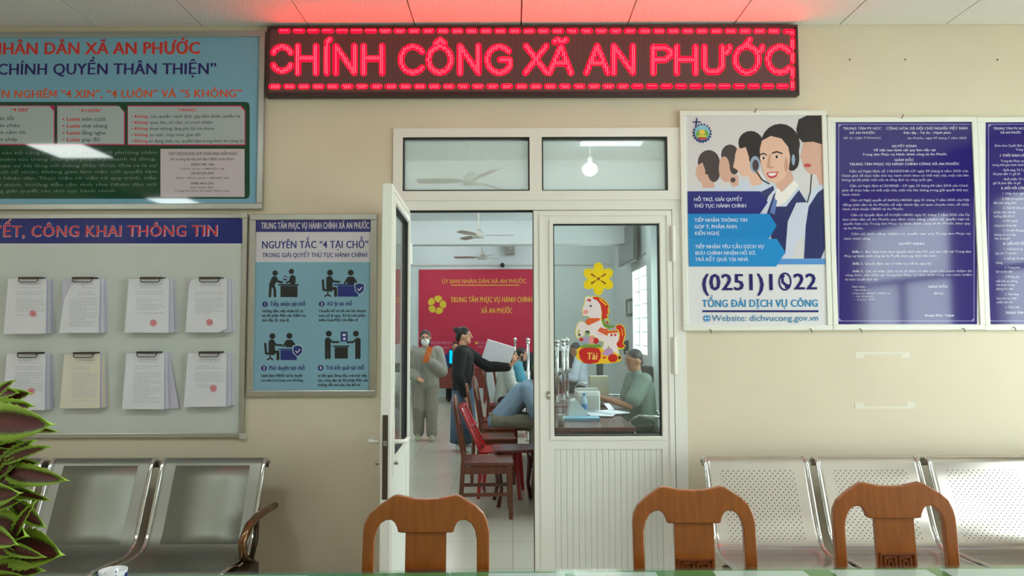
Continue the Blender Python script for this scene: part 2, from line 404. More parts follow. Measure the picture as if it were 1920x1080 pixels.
# closed right leaf, kept in world coordinates
def leaf_local(W_, H_, gx0, gx1, gz0, gz1, th, parent):
    """leaf with local x 0..W_, z 0..H_, y -th..0 (front -th)"""
    s = MB(); e = .012
    s.box(0, gx0, -th, 0, 0, H_).box(gx1, W_, -th, 0, 0, H_).box(gx0, gx1, -th, 0, gz1, H_).box(gx0, gx1, -th, 0, gz0 - .075, gz0).box(gx0, gx1, -th, 0, 0, .1)
    lf = s.build('door_leaf', M_ALU, parent, world=False)
    # raised mouldings on both faces
    r = MB()
    for ya, yb in ((-th - .006, -th), (0, .006)):
        frame4(r, .022, W_ - .022, .02, H_ - .022, .008, ya, yb)
        frame4(r, gx0 - .022, gx1 + .022, gz0 - .022, gz1 + .022, .018, ya, yb)
    r.build('moulding', M_ALU, lf, world=False)
    frame4(MB(), gx0, gx1, gz0, gz1, .006, -th + .004, -.004).build('gasket', M_GASK, lf, world=False)
    MB().box(gx0 + .003, gx1 - .003, -th / 2 - .003, -th / 2 + .003, gz0 + .003, gz1 - .003).build('pane', M_GLASS, lf, world=False)
    n = 18; w_ = (gx1 - gx0) / n; sm = MB().prism([(.0012, -th + .007), (w_ * .12, -th + .005), (w_ * .88, -th + .005), (w_ - .0012, -th + .007), (w_ - .0015, -.008), (.0015, -.008)], .1, gz0 - .075, 'z').mesh('slat', M_SLAT)
    MB().box(gx0, gx1, -th + .0085, -.0085, .1, gz0 - .075).build('panel_core', mat('slat_joint', (206, 208, 202), .7), lf, world=False)
    for k in range(n):
        o = bpy.data.objects.new('slat', sm); link(o, lf); o.location = (gx0 + k * w_, 0, 0)
    return lf
lx0, lx1 = X(1005, 600), X(1262, 600)
LW, LH = lx1 - lx0, zh - .02
g0, g1 = X(1038, 600) - lx0, X(1238, 600) - lx0
gz0, gz1 = Z(818) - .012, Z(420) - .012
TH = .045
def place(o, m):
    o.matrix_basis = m
lf = leaf_local(LW, LH, g0, g1, gz0, gz1, TH, door)
base = WM[door.name].inverted()
place(lf, base @ Matrix.Translation((lx0, fy0 + TH - .004, .012)))
for pz in (458, 667):
    zc = Z(pz) - .012
    h = MB().tube([(LW + .004, -TH - .008, zc - .105), (LW + .004, -TH - .008, zc + .105)], .0125, 10)
    for q in (-.035, .035): h.tube([(LW + .004, -TH - .008, zc + q - .002), (LW + .004, -TH - .008, zc + q + .002)], .0145, 10)
    h.build('hinge', M_ALU, lf, world=False, smooth=False)
zk = Z(741) - .012
MB().box(.06, .092, -TH - .004, -TH, zk - .022, zk + .022).build('lock_plate', M_STEEL, lf, world=False)
MB().lathe([(.008, 0), (.008, -.012), (.005, -.014)], (.07, -TH - .003, zk), 10, 'y').build('lock_cylinder', M_CHROME, lf, world=False)
MB().box(-.012, 0, -TH - .004, -TH + .02, 0, LH).build('astragal', M_ALU, lf, world=False)
MB().box(-.017, -.012, -TH, 0, 0, LH).build('weather_strip', mat('brown_seal', (84, 74, 58), .6), lf, world=False)
MB().box(xj0, lx0 - .012, fy0 + .02, fy0 + .035, zh - .012, zh).build('head_shadow', M_GASK, door)  # dark strip standing in for the shadow line under the door head
# open left leaf, turned out into the hall about its hinge
lf2 = leaf_local(LW, LH, LW - g1, LW - g0, gz0, gz1, TH, door)
ang = math.radians(-88)
hx = xj0 + .012
place(lf2, base @ Matrix.Translation((hx + .022, fy0 - .002, .012)) @ Matrix.Rotation(ang, 4, 'Z'))
# local: x runs away from the hinge toward the camera; +y is the side facing the opening
zl = Z(800) + .02
MB().box(LW, LW + .003, -TH + .008, -.012, zl - .26, zl + .13).build('lock_faceplate', mat('dark_bronze', (92, 82, 74), .35, metal=.6), lf2, world=False)
MB().box(LW + .002, LW + .016, -TH / 2 - .009, -TH / 2 + .007, zl - .012, zl + .012).build('latch_bolt', M_CHROME, lf2, world=False, bevel=.002)
for sgn, y in ((1, .006), (-1, -TH - .006)):
    hd = MB().box(LW - .062, LW - .03, min(y, y + sgn * .006), max(y, y + sgn * .006), zl - .16, zl + .1).build('handle_plate', M_ALU, lf2, world=False, bevel=.002)
    MB().tube([(LW - .046, y, zl), (LW - .046, y + sgn * .05, zl), (LW - .06, y + sgn * .058, zl), (LW - .17, y + sgn * .058, zl)], .0105, 8).build('lever', M_ALU, hd, world=False, smooth=True)
    MB().lathe([(.011, 0), (.011, sgn * .018), (.007, sgn * .021)], (LW - .046, y + sgn * .004, zl - .1), 12, 'y').build('key_cylinder', M_CHROME, hd, world=False)
for zc in (.25, LH - .25):
    MB().tube([(-.006, .002, zc - .06), (-.006, .002, zc + .06)], .011, 8).build('hinge', M_ALU, lf2, world=False)
# ------------------------------------------------------------------ scrolling light sign above the door
SY = D - .05
sx0, sx1, sz0, sz1 = rect(499, 47, 1498, 180, SY)
sign = thing('scrolling_led_sign', 'long red scrolling light sign above the door', 'sign', ((sx0 + sx1) / 2, D, sz0))
M_SBODY = mat('sign_casing', (58, 40, 42), .4, var=.05, scale=20)
def striped(name, c1, c2, pitch):
    m = mat(name, c1, .6); nt = m.node_tree; b = nt.nodes['Principled BSDF']; N = nt.nodes.new; L = nt.links.new
    tc = N('ShaderNodeTexCoord'); s = N('ShaderNodeSeparateXYZ'); L(tc.outputs['Object'], s.inputs[0])
    mu = N('ShaderNodeMath'); mu.operation = 'MULTIPLY'; mu.inputs[1].default_value = 2 * PI / pitch; L(s.outputs['X'], mu.inputs[0])
    sn = N('ShaderNodeMath'); sn.operation = 'SINE'; L(mu.outputs[0], sn.inputs[0])
    r = N('ShaderNodeMapRange'); r.inputs['From Min'].default_value = -.6; r.inputs['From Max'].default_value = .6; L(sn.outputs[0], r.inputs['Value'])
    mx = N('ShaderNodeMix'); mx.data_type = 'RGBA'; mx.inputs['A'].default_value = lin(c1); mx.inputs['B'].default_value = lin(c2)
    L(r.outputs[0], mx.inputs['Factor']); L(mx.outputs['Result'], b.inputs['Base Color']); return m
MB().box(sx0, sx1, SY + .012, D - .001, sz0, sz1).build('casing', M_SBODY, sign, bevel=.006)
frame4(MB(), sx0, sx1, sz0, sz1, .016, SY, SY + .014).box(sx0 + .016, sx1 - .016, SY + .001, SY + .014, sz0 + .015, sz0 + .03).build('front_frame', M_SBODY, sign, bevel=.004)
MB().box(sx0 + .016, sx1 - .016, SY + .008, SY + .013, sz0 + .016, sz1 - .016).build('led_matrix', striped('led_louvre', (120, 84, 84), (66, 44, 46), .0104), sign)
M_GLOW = emit('led_red_halo', (1.0, .0006, .006), 10.0)  # red halo around the LEDs, put in as a solid glowing shape
M_DOT = emit('led_lit', (1.0, .05, .06), 7.0)
s4 = lambda x, y: (480 + x / 3.6923, 30 + y / 3.6923)
s5 = lambda x, y: (980 + x / 3.5556, 30 + y / 3.5556)
def arc(cx, cy, rx, ry, a0, a1, n=12): return [(cx + rx * math.cos(math.radians(a0 + (a1 - a0) * i / n)), cy + ry * math.sin(math.radians(a0 + (a1 - a0) * i / n))) for i in range(n + 1)]
LET = []
def let(f, *st): LET.append((f, st))
let(s4, arc(180, 268, 62, 55, 195, 345, 10), arc(180, 325, 62, 55, 165, 15, 10))                          # clipped C
let(s4, [(290, 208), (290, 395)], [(415, 208), (415, 395)], [(290, 295), (415, 295)])                      # H
let(s4, [(490, 215), (490, 395)], [(492, 180), (512, 162)])                                               # Í
let(s4, [(553, 395), (553, 210), (680, 392), (680, 208)])                                                 # N
let(s4, [(745, 208), (745, 395)], [(873, 208), (873, 395)], [(745, 295), (873, 295)])                      # H
let(s4, arc(1085, 302, 82, 90, -38, -322, 16))                                                            # C
let(s4, arc(1272, 302, 78, 90, 0, 360, 20), [(1245, 188), (1275, 165), (1305, 188)])                       # Ô
let(s4, [(1412, 395), (1412, 208), (1540, 392), (1540, 208)])                                             # N
let(s4, arc(1685, 302, 85, 90, -40, -300, 16), [(1735, 375), (1755, 350), (1755, 302), (1690, 302)])      # G
let(s5, [(22, 200), (158, 375)], [(158, 200), (18, 378)])                                                 # X
let(s5, [(180, 378), (255, 200), (322, 378)], [(215, 315), (295, 315)], [(213, 172), (232, 158), (262, 172), (290, 158)])  # Ã
let(s5, [(425, 378), (497, 200), (568, 378)], [(452, 310), (540, 310)])                                   # A
let(s5, [(608, 380), (608, 200), (735, 378), (735, 200)])                                                 # N
let(s5, [(872, 380), (872, 205)], [(872, 208), (950, 208), (985, 235), (985, 265), (950, 292), (872, 292)])  # P
let(s5, [(1028, 205), (1028, 380)], [(1152, 205), (1152, 380)], [(1028, 288), (1152, 288)])                # H
let(s5, [(1212, 205), (1212, 340), (1240, 372), (1300, 372), (1330, 340), (1330, 205)], [(1340, 250), (1372, 235), (1380, 205)])  # Ư
let(s5, arc(1495, 290, 78, 88, 0, 360, 20), [(1490, 185), (1515, 158)], [(1565, 240), (1595, 225), (1598, 205)])  # Ớ
let(s5, arc(1715, 290, 80, 86, -40, -320, 16))                                                            # C
def segd(p, a, b):
    ax, ay = a; bx, by = b; dx, dy = bx - ax, by - ay; L = dx * dx + dy * dy or 1e-9
    t = max(0, min(1, ((p[0] - ax) * dx + (p[1] - ay) * dy) / L))
    return math.hypot(p[0] - ax - t * dx, p[1] - ay - t * dy)
GX, GY = 3.35, 3.15
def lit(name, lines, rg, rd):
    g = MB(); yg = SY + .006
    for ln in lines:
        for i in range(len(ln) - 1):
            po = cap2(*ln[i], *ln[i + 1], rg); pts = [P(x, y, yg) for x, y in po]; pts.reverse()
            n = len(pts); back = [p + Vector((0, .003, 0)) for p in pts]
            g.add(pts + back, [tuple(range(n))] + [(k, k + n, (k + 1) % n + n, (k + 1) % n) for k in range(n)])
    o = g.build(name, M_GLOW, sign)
    d = MB(); xs = [p[0] for l in lines for p in l]; ys = [p[1] for l in lines for p in l]
    yd = yg - .002
    for gx in range(int(min(xs) / GX) - 1, int(max(xs) / GX) + 2):
        for gy in range(int(min(ys) / GY) - 1, int(max(ys) / GY) + 2):
            p = (gx * GX, gy * GY)
            if any(segd(p, l[i], l[i + 1]) < rd for l in lines for i in range(len(l) - 1)):
                c = P(p[0], p[1], yd)
                d.add([c + Vector((a, 0, b)) for a, b in ((-.0021, -.0036), (.0021, -.0036), (.0021, .0036), (-.0021, .0036))], [(0, 1, 2, 3)])
    dd = d.build('led_dots', M_DOT, o); dd['kind'] = 'stuff'
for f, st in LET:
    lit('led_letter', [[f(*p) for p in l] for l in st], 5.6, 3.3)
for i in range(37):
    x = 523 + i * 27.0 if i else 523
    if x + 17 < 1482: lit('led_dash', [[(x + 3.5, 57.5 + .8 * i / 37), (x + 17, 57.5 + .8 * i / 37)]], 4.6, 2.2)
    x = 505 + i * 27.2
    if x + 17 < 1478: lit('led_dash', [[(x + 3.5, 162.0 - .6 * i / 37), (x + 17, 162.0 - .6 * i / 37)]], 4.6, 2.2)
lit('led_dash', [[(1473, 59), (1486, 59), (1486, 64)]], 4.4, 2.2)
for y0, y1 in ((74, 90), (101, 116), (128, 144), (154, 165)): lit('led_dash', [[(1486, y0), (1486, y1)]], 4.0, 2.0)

# ------------------------------------------------------------------ boards on the left
M_ALFR = mat('satin_aluminium', (186, 188, 184), .3, metal=.85, var=.04, scale=10)
GLOSS = .04
def pm(name, c, rough=.12): return mat(name, c, rough, spec=.5)
def plate_board(name, label, cat, px, Yf, bw, m_face, m_frame, depth=.03):
    """framed board on the front wall: px = outer picture box; returns thing, inner world box"""
    x0, x1, z0, z1 = rect(*px, Yf)
    t = thing(name, label, cat, ((x0 + x1) / 2, D, z0))
    frame4(MB(), x0, x1, z0, z1, bw, Yf, D - .001).build('frame', m_frame, t, bevel=.003)
    MB().box(x0 + bw * .8, x1 - bw * .8, Yf + .008, D - .002, z0 + bw * .8, z1 - bw * .8).build('face', m_face, t)
    return t
M_BLUE = pm('slogan_blue', (126, 178, 206), GLOSS); M_GREEN = pm('slogan_green', (30, 72, 52), GLOSS)
M_PALE = pm('slogan_pale', (178, 190, 196), GLOSS); M_CARD = pm('slogan_card', (206, 196, 208), GLOSS)
M_RED = pm('print_red', (214, 52, 48), GLOSS); M_NAVY = pm('print_navy', (44, 34, 112), GLOSS); M_ORNG = pm('print_orange', (222, 92, 50), GLOSS)
M_PINK = pm('print_magenta', (196, 40, 100), GLOSS); M_INK = pm('print_ink', (52, 60, 66), GLOSS); M_SOFT = pm('print_soft_white', (120, 148, 138), GLOSS)
M_SALM = pm('print_salmon', (224, 110, 90), GLOSS)
Yf = D - .03
t = plate_board('slogan_board', 'large framed blue and green slogan board above the white notice board', 'board', (-420, 59, 494, 393), Yf, .034, M_BLUE, M_ALFR)
c1 = lambda x, y: (x / 2.918, 30 + y / 2.918)
pr = Print(t, Yf + .008, c1)
pr.polys('green_panel', M_GREEN, [[(-1100, 470), (1345, 470), (1360, 476), (1366, 490), (1366, 980), (1360, 994), (1345, 1000), (-1100, 1000)]])
pr.polys('pink_border', M_PINK, [R4(-500, 489, 300, 706), [(300, 489), (640, 489), (684, 525), (684, 706), (300, 706)], [(690, 489), (1320, 489), (1343, 515), (1343, 708), (690, 708)]])
pr.polys('green_gap', M_GREEN, [R4(299, 484, 313, 712), R4(684, 484, 697, 712)])
pr.polys('pale_box', M_PALE, [[(-500, 493), (270, 493), (294, 520), (294, 700), (-500, 700)], [(314, 493), (652, 493), (678, 525), (678, 700), (314, 700)], [(700, 495), (1315, 495), (1338, 520), (1338, 702), (700, 702)]])
pr.polys('contact_card', M_CARD, [R4(878, 727, 1338, 990)])
pr.words('headline', M_SALM, [('NHÂN DÂN XÃ AN PHƯỚC', -62, 1098, 212, 66)])
pr.words('headline', M_RED, [('NHÂN DÂN XÃ AN PHƯỚC', -60, 1094, 208, 62)])
pr.words('headline', M_NAVY, [('CHÍNH QUYỀN THÂN THIỆN”', -18, 1185, 321, 60)])
pr.words('headline', M_ORNG, [('HIỆN NGHIÊM “4 XIN”, “4 LUÔN” VÀ “5 KHÔNG”', -95, 1322, 448, 42)])
pr.words('small_heading', M_RED, [('“4 XIN”', 62, 160, 524, 20), ('“4 LUÔN”', 432, 556, 527, 18), ('“5 KHÔNG”', 968, 1076, 522, 16)] +
         [('• Luôn', 340, 438, y, 20) for y in (574, 611, 649, 686)] + [('• Không', 718, 808, y, 16) for y in (557, 590, 624, 658, 692)])
pr.words('small_print', M_INK, [('Xin lỗi', -30, 78, 570, 20), ('Xin chào', -30, 110, 608, 20), ('Xin cảm ơn', -30, 140, 646, 20), ('Xin phép', -30, 95, 684, 20),
         ('mỉm cười', 446, 578, 574, 20), ('nhẹ nhàng', 446, 588, 611, 20), ('lắng nghe', 446, 578, 649, 20), ('giúp đỡ', 446, 546, 686, 20),
         ('cửa quyền, hách dịch, gây khó khăn, phiền hà', 820, 1315, 557, 16), ('quan liêu, vô cảm, vô trách nhiệm', 820, 1165, 590, 16), ('tham nhũng, lãng phí, lợi ích nhóm', 818, 1172, 624, 16),
         ('xu nịnh, chạy chọt, gian dối', 818, 1098, 658, 16), ('sử dụng chức vụ, quyền hạn trong thực thi công vụ', 812, 1334, 692, 16)], bold=False)
pr.words('small_print', M_SOFT, [('Mời toàn thể cán bộ công chức xã An Phước với phương châm', -230, 862, 757, 16), ('thực hiện nghiêm túc trong thời gian phục vụ nhanh và đúng,', -220, 855, 793, 16),
         ('mong muốn tạo sự hài lòng với thông điệp được đưa ra là sự', -220, 858, 828, 16), ('đồng hành với tổ chức, không gian làm việc với quyết tâm', -220, 862, 862, 16),
         ('cao nhất với Nhân dân. Thực hiện rõ việc rõ quy trình, tiếp', -220, 858, 896, 16), ('nhận và giải thích, hướng dẫn tận tình cho Nhân dân với', -220, 858, 932, 16), ('thái độ trong giải quyết các thủ tục hành chính.', -220, 640, 966, 16)], bold=False)
pr.words('small_print', M_INK, [('MỌI Ý KIẾN ĐÓNG GÓP, PHẢN ÁNH, KIẾN NGHỊ', 922, 1296, 762, 17), ('Xin vui lòng liên hệ Lãnh đạo UBND xã An Phước', 932, 1284, 790, 14), ('0909.747.140', 1045, 1172, 820, 14),
         ('Chủ tịch UBND xã', 988, 1228, 840, 8), ('0918.509.093', 1045, 1170, 868, 14), ('Phó Chủ tịch UBND xã', 965, 1252, 891, 9), ('0986.416.056', 1043, 1170, 922, 13), ('Phó Giám đốc', 1040, 1170, 943, 9), ('Trung tâm Phục vụ hành chính công', 955, 1255, 961, 9)], bold=False)

# white notice board with clipped papers
M_WB = mat('whiteboard', (206, 214, 212), .18, var=.015, scale=3)
Yw = D - .022
wb = plate_board('notice_whiteboard', 'aluminium framed white notice board with blue title strip', 'board', (-330, 401, 460, 822), Yw, .028, M_WB, M_ALFR)
c2 = lambda x, y: (x / 2.4, 390 + y / 2.4)
for px, py in ((459, 404), (456, 818)):
    c = P(px, py, Yw - .001); MB().box(c.x - .025, c.x + .012, Yw - .004, D - .002, c.z - .018, c.z + .018).build('corner_cap', mat('corner_plastic', (196, 192, 184), .4), wb, bevel=.004)
pr = Print(wb, Yw + .008, c2)
pr.polys('title_border', pm('strip_white', (226, 226, 232)), [R4(-800, 36, 1092, 166)])
pr.polys('title_strip', pm('strip_blue', (30, 44, 128)), [R4(-800, 40, 1090, 160)])
pr.words('title_outline', pm('title_pale', (214, 190, 206)), [('NIÊM YẾT, CÔNG KHAI THÔNG TIN', -228, 984, 131, 50)])
pr.words('title', pm('title_red', (206, 44, 62)), [('NIÊM YẾT, CÔNG KHAI THÔNG TIN', -225, 981, 128, 46)], bold=False)
M_PAP = mat('paper_white', (226, 228, 238), .75, var=.02, scale=9); M_PAP2 = mat('paper_cream', (226, 223, 206), .75, var=.02, scale=9)
M_PAPB = mat('paper_lilac', (206, 204, 226), .75, var=.02, scale=9); M_TXT = mat('faint_print', (204, 206, 213), .8); M_STAMP = mat('red_stamp', (222, 120, 128), .8)
M_CLIP = mat('dark_clip', (70, 62, 56), .35, metal=.7)
BUN = [(38, 212, 318, 565, 'w', (148, 475), 'upper row, leftmost, red stamp at lower right'), (278, 452, 318, 562, 'c', None, 'upper row, second from the left, corner curled over'),
       (578, 760, 318, 562, 'l', (690, 517), 'upper row, third from the left'), (845, 1022, 318, 560, 'w', (943, 515), 'upper row, rightmost, bottom corner folded'),
       (32, 208, 655, 908, 'w', (140, 825), 'lower row, leftmost, beside the plant'), (288, 452, 655, 900, 'y', None, 'lower row, cream coloured'),
       (568, 740, 652, 905, 'l', None, 'lower row, third from the left, one sheet slipped out'), (845, 1020, 652, 893, 'w', (960, 812), 'lower row, rightmost, red stamp')]
for i, (a, b, ya, yb, kind, st, lab) in enumerate(BUN):
    Yp = Yw - .006
    cx = P(*c2((a + b) / 2, yb), Yp)
    t = thing('paper_bundle', 'clipped notices on white board, ' + lab, 'papers', (cx.x, Yp, cx.z), group='paper bundles on the white board')
    mtop = M_PAP2 if kind == 'y' else M_PAP
    nsh = 6
    for k in range(nsh):
        off = (nsh - 1 - k) * (5.2 if kind != 'y' else 6.5) + random.uniform(-1.5, 1.5); yy = Yw + .004 - k * .0065
        sk = (6 if kind != 'l' else 12) * (1 - k / nsh); lean = -14 if k == nsh - 1 else -4
        if i == 6 and k == 1: sk += 38
        po = [(a + off + 2, ya + random.uniform(0, 3)), (b + off, ya + random.uniform(0, 4)), (b + off + sk, yb - off * .15), (a + off + lean, yb - off * .15 + random.uniform(-2, 2))]
        if kind == 'c' and k == nsh - 1: po = [(a + 75, ya), (b, ya + 2), (b - 4, yb), (a - 6, yb), (a + 14, ya + 95), (a + 40, ya + 38)]
        if i == 3 and k == nsh - 1: po = [(a + 30, ya), (b, ya), (b + 2, yb - 18), (b - 35, yb), (a - 6, yb), (a + 6, ya + 40), (a + 14, ya + 12)]
        pts = [P(*c2(*p), yy) for p in po]; n = len(pts); pts.reverse()
        q = MB()
        # sheets belly out a little toward their lower edge
        fr_ = []
        for p in pts:
            d_ = (P(*c2(a, ya), yy).z - p.z); fr_.append(p + Vector((0, -.012 * (k / nsh) * max(0, d_) / .32 - .004 * (k / nsh), 0)))
        q.add(fr_ + [p + Vector((0, .0022, 0)) for p in fr_], [tuple(range(n)), tuple(reversed(range(n, 2 * n)))] + [(j, j + n, (j + 1) % n + n, (j + 1) % n) for j in range(n)])
        sh = q.build('sheet', mtop if k == nsh - 1 else (M_PAPB if k % 3 == 1 else mtop), t)
    # print on the top sheet
    q = MB(); rows = [(r, ya + 22 + r * 9.5) for r in range(int((yb - ya) / 9.5) - (10 if st else 4))]
    ytop = Yw + .004 - (nsh - 1) * .0065
    for r, y in rows:
        if r in (3, 6) or random.random() < .06: continue
        xa = a + (48 if r < 3 else 30) + random.uniform(0, 8); xb_ = b - (26 if r < 3 else 14) - (random.uniform(0, 70) if random.random() < .25 else 0)
        if kind == 'c' and y < ya + 95: xa += 40
        d_ = (P(*c2(a, ya), ytop).z - P(*c2(a, y), ytop).z)
        yo = ytop - .012 * (5 / 6) * d_ / .32 - .004 - .0012
        x = xa
        while x < xb_ - 8:
            wl = random.uniform(8, 24); x2 = min(x + wl, xb_)
            q.add([P(*c2(x, y + 1.7), yo), P(*c2(x2, y + 1.7), yo), P(*c2(x2, y - 1.7), yo), P(*c2(x, y - 1.7), yo)], [(0, 1, 2, 3)]); x = x2 + 4
    q.build('printed_lines', M_TXT, t)['kind'] = 'stuff'
    if st:
        d_ = (P(*c2(a, ya), ytop).z - P(*c2(a, st[1]), ytop).z); yo = ytop - .01 * d_ / .32 - .006
        for r0, r1 in ((15, 11), (8, 0)):
            q = MB(); o_ = [P(*c2(*p), yo) for p in disc(*st, r0, n=18)]; i_ = [P(*c2(*p), yo) for p in disc(*st, max(r1, .1), n=18)]
            q.add(o_ + i_, [((j + 1) % 18, j, j + 18, (j + 1) % 18 + 18) for j in range(18)]); q.build('stamp', M_STAMP, t)
    cxm = (a + b) / 2 + 16; pz = P(*c2(cxm, ya - 2), ytop)
    cl = MB().box(pz.x - .062, pz.x + .062, ytop - .022, Yw + .006, pz.z - .004, pz.z + .006)
    cl.build('clip', M_CLIP, t, bevel=.002)
    hw = MB().tube([(pz.x - .055, ytop - .024, pz.z - .002), (pz.x - .055, ytop - .026, pz.z - .018), (pz.x - .045, ytop - .026, pz.z - .024), (pz.x + .045, ytop - .026, pz.z - .024), (pz.x + .055, ytop - .026, pz.z - .018), (pz.x + .055, ytop - .024, pz.z - .002)], .0028, 6)
    hw.build('clip_wire', M_CLIP, t)

# four-principles poster
Y4 = D - .02
t = plate_board('principles_poster', 'pale blue framed poster of four pictograms beside the door', 'poster', (465, 401, 705, 744), Y4, .036, pm('poster_blue', (132, 178, 202), .2), M_ALFR)
c3 = lambda x, y: (460 + x / 2.919, 390 + y / 2.919); c5 = lambda x, y: (480 + x / 4.322, 490 + y / 4.322)
pr = Print(t, Y4 + .008, c3)
M_PK = pm('poster_black', (34, 38, 42), .3); M_PN = pm('poster_navy', (34, 48, 128), .3); M_PW = pm('poster_white', (214, 210, 222), .25)
pr.polys('white_field', M_PW, [R4(52, 60, 696, 296)])
pr.polys('title_strip', pm('poster_strip', (52, 54, 128), .25), [R4(52, 60, 696, 131)])
pr.words('title', M_PW, [('TRUNG TÂM PHỤC VỤ HÀNH CHÍNH XÃ AN PHƯỚC', 86, 678, 114, 34)])
pr.words('title', M_PN, [('NGUYÊN TẮC “4 TẠI CHỖ”', 88, 674, 221, 40), ('TRONG GIẢI QUYẾT THỦ TỤC HÀNH CHÍNH', 92, 668, 270, 24)])
pr.f = c5
blk, nav, wht = [], [], []
def seated(x, y): # side-on figure in an office chair at a desk
    blk.extend([disc(x, y, 24), cap2(x - 5, y + 52, x - 5, y + 120, 26), *strokes([(x + 5, y + 45), (x + 30, y + 72), (x + 75, y + 74)], 8), *strokes([(x, y + 128), (x + 45, y + 128), (x + 45, y + 185)], 12),
                *strokes([(x - 58, y + 62), (x - 52, y + 140), (x + 12, y + 145)], 9), *strokes([(x - 18, y + 145), (x - 18, y + 178)], 5), *strokes([(x - 40, y + 190), (x - 18, y + 178), (x + 2, y + 190)], 6)])
def behind(x, y):
    blk.extend([disc(x, y, 24), [(x - 22, y + 32), (x + 22, y + 32), (x + 40, y + 55), (x + 58, y + 90), (x + 45, y + 92), (x + 32, y + 70), (x + 32, y + 92), (x - 32, y + 92), (x - 32, y + 70), (x - 45, y + 92), (x - 58, y + 90), (x - 40, y + 55)]])
def shield(x, y):
    wht.append([(x - 44, y - 40), (x, y - 56), (x + 44, y - 40), (x + 40, y + 15), (x, y + 52), (x - 40, y + 15)])
def shield2(x, y): nav.append([(x - 36, y - 34), (x, y - 47), (x + 36, y - 34), (x + 33, y + 12), (x, y + 43), (x - 33, y + 12)])
blk += [disc(155, 95, 22), cap2(150, 145, 125, 195, 26, 20), *strokes([(160, 138), (180, 165), (212, 170)], 9), *strokes([(118, 200), (112, 282)], 11), *strokes([(140, 195), (152, 230), (154, 282)], 11)]
blk += [disc(287, 82, 22), cap2(297, 135, 297, 165, 24), *strokes([(285, 130), (272, 165), (248, 172)], 8), R4(180, 184, 346, 197), R4(198, 199, 336, 290)]
seated(600, 92); behind(768, 92); nav += [R4(633, 184, 812, 197), R4(662, 199, 828, 286)]; shield(840, 224)
seated(133, 606); behind(270, 604); nav += [R4(182, 708, 306, 718), R4(198, 720, 330, 800)]; shield(338, 728)
blk += [disc(590, 586, 24), cap2(582, 640, 582, 700, 24), *strokes([(595, 635), (622, 655), (668, 654)], 8), *strokes([(570, 700), (570, 782)], 11), *strokes([(594, 700), (594, 782)], 11)]
blk += [disc(810, 586, 24), cap2(826, 640, 826, 700, 22), *strokes([(815, 632), (785, 655), (742, 656)], 8), *strokes([(815, 700), (815, 782)], 11), *strokes([(836, 700), (836, 782)], 11), R4(624, 682, 756, 694), R4(638, 696, 744, 788)]
nav += [[(225, 120), (252, 118), (248, 158), (222, 152)], R4(686, 570, 742, 650), disc(73, 348, 23), disc(532, 346, 23), disc(64, 866, 23), disc(524, 864, 23)]
[pr.polys('pictogram_black', M_PK, blk[a:b], False) for a, b in ((0, 7), (7, 13), (13, 24), (24, 26), (26, 37), (37, 39), (39, 45), (45, 53))]; pr.polys('pictogram_navy', M_PN, nav, True)
pr.polys('pictogram_halo', pm('poster_pale', (170, 200, 216), .25), wht)
nav = []; shield2(840, 224); shield2(338, 728); pr.polys('pictogram_shield', M_PN, nav)
pr.polys('pictogram_white', M_PW, [*strokes([(824, 224), (836, 236), (858, 210)], 4), *strokes([(322, 728), (334, 740), (356, 714)], 4), R4(700, 586, 728, 606), disc(716, 628, 12), R4(230, 128, 246, 140)])
pr.words('numerals', M_PW, [('1', 67, 80, 362, 28), ('2', 523, 542, 360, 28), ('3', 55, 73, 880, 28), ('4', 514, 534, 878, 28)])
pr.words('heading', M_PN, [('Tiếp nhận tại chỗ', 114, 400, 361, 34), ('Xử lý tại chỗ', 574, 780, 359, 34), ('Phê duyệt tại chỗ', 104, 396, 880, 34), ('Trả kết quả tại chỗ', 566, 876, 878, 34)])
pr.words('small_print', M_PK, [('Hướng dẫn, tiếp nhận hồ sơ', 48, 382, 413, 22), ('tại Bộ phận Một cửa. Kiểm tra', 48, 404, 450, 22), ('tính đầy đủ, hợp lệ.', 48, 272, 488, 22),
    ('Chuyển hồ sơ tới cán bộ chuyên', 508, 893, 412, 22), ('môn xử lý ngay. Xử lý trên phần', 508, 886, 450, 22), ('mềm iGate/Một cửa điện tử', 508, 828, 486, 22),
    ('Lãnh đạo UBND xã ký duyệt', 40, 376, 937, 22), ('trực tiếp hồ sơ hoặc trên hệ thống', 40, 382, 974, 18), ('In kết quả, đóng dấu, trả trực tiếp', 502, 900, 937, 22), ('cho công dân tại Bộ phận Một cửa', 502, 908, 975, 22), ('hướng dẫn tra cứu, lưu hồ sơ.', 502, 850, 1012, 22)])
# ------------------------------------------------------------------ posters on the right
M_WFR = mat('white_poster_frame', (232, 234, 226), .35)
M_HOOK = mat('wire_hook', (60, 56, 50), .4, metal=.8)
def hook(px, py, Y, t, up=1):
    c = P(px, py, Y); MB().tube([(c.x, Y + .01, c.z), (c.x, Y - .012, c.z + up * .004), (c.x + .004, Y - .014, c.z + up * .018), (c.x + .008, Y - .006, c.z + up * .022)], .0025, 6).build('hook', M_HOOK, t)
YP = D - .025
t = plate_board('hotline_poster', 'white framed hotline poster showing five women with headsets', 'poster', (1278, 207, 1556, 620), YP, .03, pm('hot_white', (226, 226, 232), .1), M_WFR)
hook(1415, 211, YP, t); hook(1331, 617, YP, t, -1); hook(1519, 616, YP, t, -1)
c6 = lambda x, y: (1270 + x / 2.51, 200 + y / 2.51)
pr = Print(t, YP + .008, c6); G1 = .1
SK = pm('photo_skin', (232, 190, 170), G1); SK2 = pm('photo_skin_soft', (216, 172, 156), G1); HR = pm('photo_hair', (44, 36, 40), G1); HR2 = pm('photo_hair_soft', (74, 62, 66), G1)
